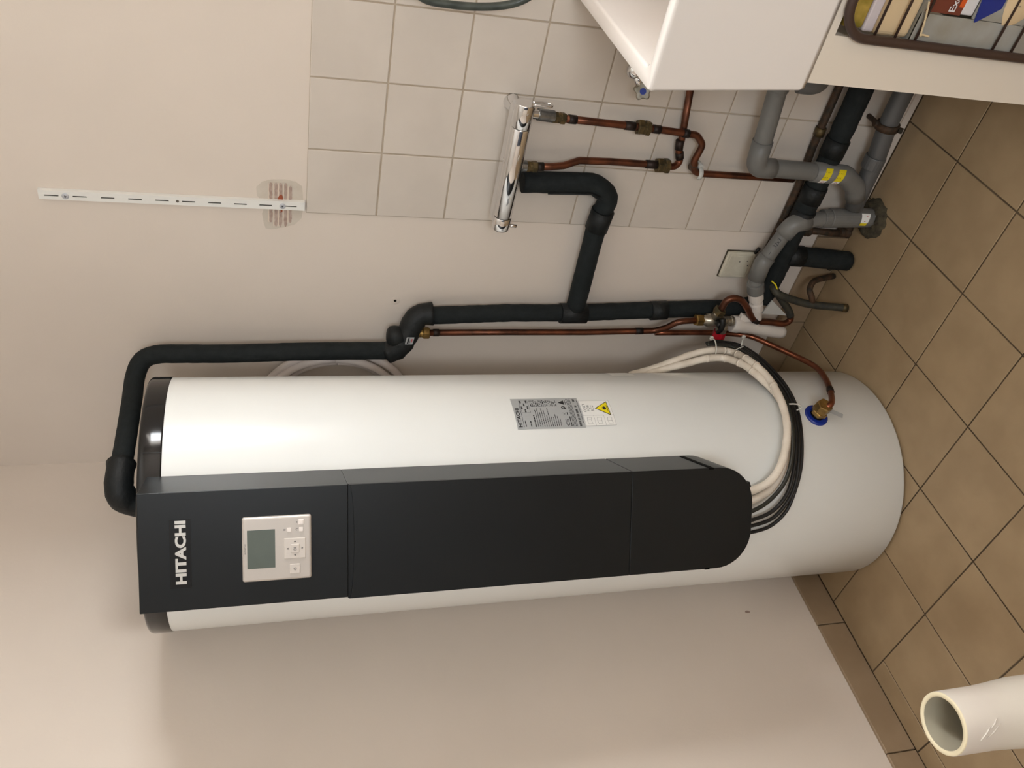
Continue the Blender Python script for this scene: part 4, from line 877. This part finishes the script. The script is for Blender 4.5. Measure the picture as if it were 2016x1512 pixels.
n = len(levels[0][0]); vs = [(x, y, z) for L, z in levels for x, y in L]
mb.add(vs, [(j * n + k, j * n + (k + 1) % n, (j + 1) * n + (k + 1) % n, (j + 1) * n + k) for j in range(len(levels) - 1) for k in range(n)], True)
mb.f.append([k for k in range(n)][::-1]); mb.sm.append(False); mb.mi.append(0); mb.f.append([(len(levels) - 1) * n + k for k in range(n)]); mb.sm.append(False); mb.mi.append(0)
sk_ = thing('utility_sink', 'deep white ceramic utility sink against the tiles, above the white cabinet', 'sink', (1.59, -0.22, SZ0))
bs_ = obj('basin', mb, 'ceramic', sk_); wn = bs_.modifiers.new('normals', 'WEIGHTED_NORMAL'); wn.weight = 80
obj('drain', stack((1.585, -0.245, SZ1 - 0.221), (0, 0, 1), [(0, 0.03), (0.002, 0.03), (0.003, 0.022)], 20), 'chrome', sk_)
ta = thing('stop_tap', 'chrome stop tap with star handle and blue centre, left of the sink corner', 'tap', (1.122, -0.06, 0.705))
obj('tap_body', stack((1.137, -0.045, 0.738), (1, -0.1, 0.15), [(0, 0.004), (0.003, 0.011), (0.008, 0.0150), (0.018, 0.0160), (0.026, 0.0130), (0.030, 0.009), (0.120, 0.009)], 20, smooth=True), 'chrome', ta)
obj('tap_stem', cyl((1.149, -0.046, 0.738), (1.128, -0.062, 0.7245), 0.0085, 14), 'chrome', ta)
obj('wall_plate', stack((1.235, -0.001, 0.752), (0, -1, 0), [(0, 0.022), (0.006, 0.020), (0.010, 0.010), (0.050, 0.010)], 20), 'chrome', ta)
hc = Vector((1.1225, -0.072, 0.7215)); hn = Vector((0.25, -0.95, 0.30)).normalized(); hu = Vector((0, 0, 1)); hu = (hu - hn * hu.dot(hn)).normalized(); hw = hn.cross(hu)
mb = MB(); n = 50; vs = []
for s_, k_ in ((-0.016, 0.62), (-0.010, 1.0), (0.0, 1.0), (0.002, 0.86)):
    for k in range(n):
        a_ = 2 * math.pi * k / n; r_ = (0.0165 + 0.0026 * math.cos(5 * a_ + 0.6)) * k_
        vs.append(hc + hn * s_ + hu * math.cos(a_) * r_ + hw * math.sin(a_) * r_)
mb.add(vs, [(j * n + k, j * n + (k + 1) % n, (j + 1) * n + (k + 1) % n, (j + 1) * n + k) for j in range(3) for k in range(n)], True); mb.f.append([3 * n + k for k in range(n)]); mb.sm.append(False); mb.mi.append(0); mb.f.append([k for k in range(n)][::-1]); mb.sm.append(False); mb.mi.append(0)
hd = obj('star_handle', mb, 'nickel', ta)
obj('blue_disc', stack(hc + hn * 0.002, hn, [(0, 0.0066), (0.0008, 0.0066)], 18), 'blue_plastic', hd, label='blue disc')
tag(obj('rubber_hose', sweep(catmull(L_hose, 8), 0.0072, 14), 'hose_green'), 'dark green rubber hose hanging in a loop on the tiles above the sink', 'hose')

CX0, CX1, CY0, CY1, CZ1 = 1.3165, 1.90, -0.449, -0.145, 0.632
cb = thing('sink_cabinet', 'white cabinet below the sink with a brown wire rack in its open front', 'cabinet', (1.60, -0.30, 0.0))
OX0, OX1, OZ0, OZ1 = 1.392, 1.86, 0.10, 0.6195
mb = MB(); box((CX0, CY0, 0), (OX0, CY0 + 0.018, CZ1), mb); box((OX1, CY0, 0), (CX1, CY0 + 0.018, CZ1), mb); box((OX0, CY0, 0), (OX1, CY0 + 0.018, OZ0), mb); box((OX0, CY0, OZ1), (OX1, CY0 + 0.018, CZ1), mb)
obj('front_panel', mb, 'cabinet_white', cb)
obj('side_panel', box((CX0, CY0 + 0.0182, 0), (CX0 + 0.018, CY1, CZ1)), 'cabinet_white', cb)
obj('side_panel', box((CX1 - 0.018, CY0 + 0.0182, 0), (CX1, CY1, CZ1)), 'cabinet_white', cb)
obj('back_panel', box((CX0 + 0.0182, CY1 - 0.012, 0), (CX1 - 0.0182, CY1, CZ1)), 'cabinet_white', cb)
obj('bottom_panel', box((CX0 + 0.0182, CY0 + 0.0182, 0.08), (CX1 - 0.0182, CY1 - 0.0122, 0.098)), 'cabinet_white', cb)
rk = thing('wire_rack', 'brown coated wire rack with round corners across the cabinet opening', 'rack', (1.62, -0.457, 0.09))
FR = [(x, -0.4575, z) for x, z in [(a, b) for a, b in ring(1.3945, 0.09, 1.865, 0.6205, 0.050, 8)]]; FR.append(FR[0])
obj('rack_frame', sweep(FR, 0.0075, 14), 'rack_brown', rk)
for z_ in (0.5575, 0.5205, 0.4825, 0.3320, 0.2940, 0.2560, 0.150):
    xl = 1.400 if z_ < 0.55 else 1.401
    obj('wire', cyl((xl, -0.4565, z_), (1.860, -0.4565, z_), 0.0021, 8), 'rack_brown', rk)
for z_ in (0.490, 0.300):
    obj('tray', box((1.395, -0.452, z_ - 0.004), (1.858, -0.25, z_)), 'tray_grey', rk)
obj('tray_front', box((1.3962, -0.4525, 0.290), (1.4410, -0.4495, 0.4900)), 'tray_grey', rk)
obj('tray_front', box((1.4420, -0.4525, 0.290), (1.858, -0.4495, 0.3960)), 'tray_grey', rk)
tag(obj('string', sweep(catmull([(1.4600, -0.4615, 0.4950), (1.4360, -0.4615, 0.4870), (1.4120, -0.4610, 0.4810), (1.4125, -0.4612, 0.4780), (1.4110, -0.4610, 0.4650)]), 0.0016, 6), 'string'), 'pale string tied to the third wire of the rack', 'string')
tag(obj('sponge', box((1.405, -0.446, 0.5765), (1.500, -0.400, 0.612)), 'sponge_yellow', bevel=0.004), 'yellow sponge in the top corner of the rack', 'sponge')
pk = thing('cream_packet', 'cream packet with a pale lilac end lying in the rack below the sponge', 'packet', (1.46, -0.42, 0.4905))
obj('packet_body', box((1.399, -0.448, 0.4905), (1.53, -0.36, 0.5560)), 'pack_cream', pk, bevel=0.008, segs=3)
obj('packet_end', box((1.402, -0.447, 0.5565), (1.53, -0.37, 0.5755)), 'pack_lilac', pk, bevel=0.003)
bx_ = thing('brown_carton', 'brown and orange carton lettered Ex in the middle of the rack', 'carton', (1.50, -0.42, 0.421))
obj('carton_body', box((1.4440, -0.4515, 0.4212), (1.56, -0.38, 0.4850)), 'pack_brown', bx_)
obj('orange_band', box((1.4560, -0.4522, 0.4215), (1.5605, -0.4508, 0.4300)), 'pack_orange', bx_)
mb = MB(); fit_text(mb, 'Exc', 1.4480, 1.4720, 0.4345, 0.4460, lambda a, b: Vector((a, -0.4526, b)), 0.02); obj('lettering', mb, 'pack_white', bx_)
tag(obj('white_packet', box((1.4450, -0.4510, 0.3970), (1.56, -0.39, 0.4205)), 'pack_white', bevel=0.003), 'white packet under the brown carton in the rack', 'packet')
mb = MB(); fr = [(1.4380, 0.3915), (1.4630, 0.3560), (1.520, 0.3560), (1.520, 0.3955), (1.4720, 0.3980)]
mb.add([(x, -0.4560 if i < 5 else -0.4535, z) for i, (x, z) in enumerate(fr + fr)], [(0, 1, 2, 3, 4), (9, 8, 7, 6, 5)] + [(i, (i + 1) % 5, 5 + (i + 1) % 5, 5 + i) for i in range(5)])
tag(obj('blue_bag', mb, 'pack_blue'), 'dark blue pointed bag corner hanging over the rack tray', 'bag')
mb = MB(); rnd = random.Random(4); vs = []; n = 14
for j, (r_, y_) in enumerate(((0.001, -0.4560), (0.020, -0.4558), (0.027, -0.4530))):
    for k in range(n): a_ = 2 * math.pi * k / n; vs.append((1.4700 + r_ * 1.25 * math.cos(a_) * rnd.uniform(0.85, 1.1), y_, 0.3250 + r_ * math.sin(a_) * rnd.uniform(0.85, 1.1)))
mb.add(vs, [(j * n + k, j * n + (k + 1) % n, (j + 1) * n + (k + 1) % n, (j + 1) * n + k) for j in range(2) for k in range(n)], True)
tag(obj('cream_bag', mb, 'pack_cream'), 'crumpled cream bag low in the rack beside the blue one', 'bag')

# ================================================================== ON THE WALL, ON THE FLOOR
rt = thing('shelf_rail', 'white slotted shelf rail screwed upright on the plaster wall', 'shelf rail', (0.778, 0.0, 1.37))
X0, X1, ZB, ZTp = 0.7690, 0.7890, 1.3720, 1.8770
mb = MB(); sw_ = 0.0030
zc = [1.8540 - 0.0503 * k for k in range(10)]
# front web with real slots between two side flanges
box((X0, -0.0045, ZB), (X0 + 0.0025, 0.0045, ZTp), mb); box((X1 - 0.0025, -0.0045, ZB), (X1, 0.0045, ZTp), mb)
xm = (X0 + X1) / 2 - 0.001
box((X0 + 0.0025, -0.0045, ZB), (xm - sw_ / 2, -0.0030, ZTp), mb); box((xm + sw_ / 2, -0.0045, ZB), (X1 - 0.0025, -0.0030, ZTp), mb)
edges = [ZTp] + [e for z_ in zc for e in (z_ + 0.0125, z_ - 0.0125)] + [ZB]
for a_, b_ in zip(edges[0::2], edges[1::2]): box((xm - sw_ / 2, -0.0045, b_), (xm + sw_ / 2, -0.0030, a_), mb)
obj('rail', mb, 'rail_white', rt)
obj('rail_back', box((X0 + 0.003, 0.0030, ZB + 0.001), (X1 - 0.003, 0.0045, ZTp - 0.001)), 'slot_dark', rt)
for z_ in (1.8293, 1.4176):
    mb = stack((xm, -0.0045, z_), (0, -1, 0), [(0, 0.0066), (0.0008, 0.0064), (0.0018, 0.0042)], 18)
    sc_ = obj('screw', mb, 'screw_steel', rt)
    mb = MB()
    for t_ in (0.5, 0.5 + math.pi / 2):
        c_, s_ = math.cos(t_), math.sin(t_); 
        mb.add([(xm + c_ * a_ - s_ * b_, -0.0066, z_ + s_ * a_ + c_ * b_) for a_, b_ in ((-0.0026, -0.0006), (0.0026, -0.0006), (0.0026, 0.0006), (-0.0026, 0.0006))], [(0, 1, 2, 3)])
    obj('cross_slot', mb, 'ink', sc_)
obj('fixing_hole', cyl((xm, -0.0047, 1.6236), (xm, -0.0040, 1.6236), 0.0030, 14), 'slot_dark', rt)
so_ = thing('wall_socket_cover', 'yellowed white square blanking plate on the wall behind the grey pipe', 'socket', (0.665, 0.0, 0.25))
obj('cover_plate', box((0.6275, -0.0075, 0.2500), (0.7045, 0.004, 0.3300)), 'socket_white', so_, bevel=0.004, segs=3)
obj('shade_edge', box((0.6262, -0.0006, 0.2487), (0.7058, 0.004, 0.3313)), 'mortar', so_)  # dark outline in mortar colour, a painted-in shadow round the plate's edge
obj('cover_inset', box((0.6375, -0.0090, 0.2590), (0.6960, -0.0070, 0.3215)), 'socket_white', so_, bevel=0.002)
for x_, z_ in ((0.679, 0.291), (0.682, 0.270), (0.668, 0.264)): obj('plate_hole', cyl((x_, -0.0094, z_), (x_, -0.0088, z_), 0.0016, 10), 'ink', so_)
obj('cable_exit', cyl((0.7045, -0.006, 0.256), (0.722, -0.010, 0.253), 0.0042, 8), 'plastic_black', so_)

ro = thing('film_roll', 'hollow white film roll standing upright on the brown floor tiles', 'roll', (0.682, -1.208, 0.0))
RC = (0.682, -1.208)
prof = [(0.0, 0.0455), (0.02, 0.049), (0.12, 0.052), (0.26, 0.052), (0.36, 0.0515), (0.400, 0.0480), (0.430, 0.0462), (0.497, 0.0455), (0.4985, 0.0450)]
o = obj('film_wrap', lathe(RC, prof, 56), 'roll_film', ro)
rnd = random.Random(8)
for v in o.data.vertices:
    a_ = math.atan2(v.co.y, v.co.x); k_ = 1 + 0.010 * math.sin(3 * a_ + v.co.z * 9) * min(1, max(0, 0.46 - v.co.z) * 6); v.co.x *= k_; v.co.y *= k_
obj('core_rim', lathe(RC, [(0.4975, 0.0450), (0.5000, 0.0448), (0.5005, 0.0440), (0.5005, 0.0385), (0.4990, 0.0378)], 56), 'roll_card', ro)
obj('core_inside', lathe(RC, [(0.4995, 0.0380), (0.30, 0.0380), (0.004, 0.0380), (0.003, 0.001)], 56), 'roll_inside', ro)
CR = []
rnd = random.Random(21)
for k, (a0, z0, da_, dz_) in enumerate(((-62, 0.478, 26, -0.020), (-58, 0.466, 24, -0.026), (-40, 0.458, 16, -0.016), (-58, 0.400, 22, -0.028), (-42, 0.382, 14, -0.022))):
    Q = [(RC[0] + 0.0468 * math.cos(math.radians(a0 + da_ * i / 6)) * (1.03 if z0 < 0.42 else 0.998), RC[1] + 0.0468 * math.sin(math.radians(a0 + da_ * i / 6)) * (1.03 if z0 < 0.42 else 0.998), z0 + dz_ * i / 6 + rnd.uniform(-0.001, 0.001)) for i in range(7)]
    obj('film_crease', sweep(Q, [0.0002, 0.0009, 0.0012, 0.0012, 0.0011, 0.0008, 0.0002], 6), 'roll_film', ro)
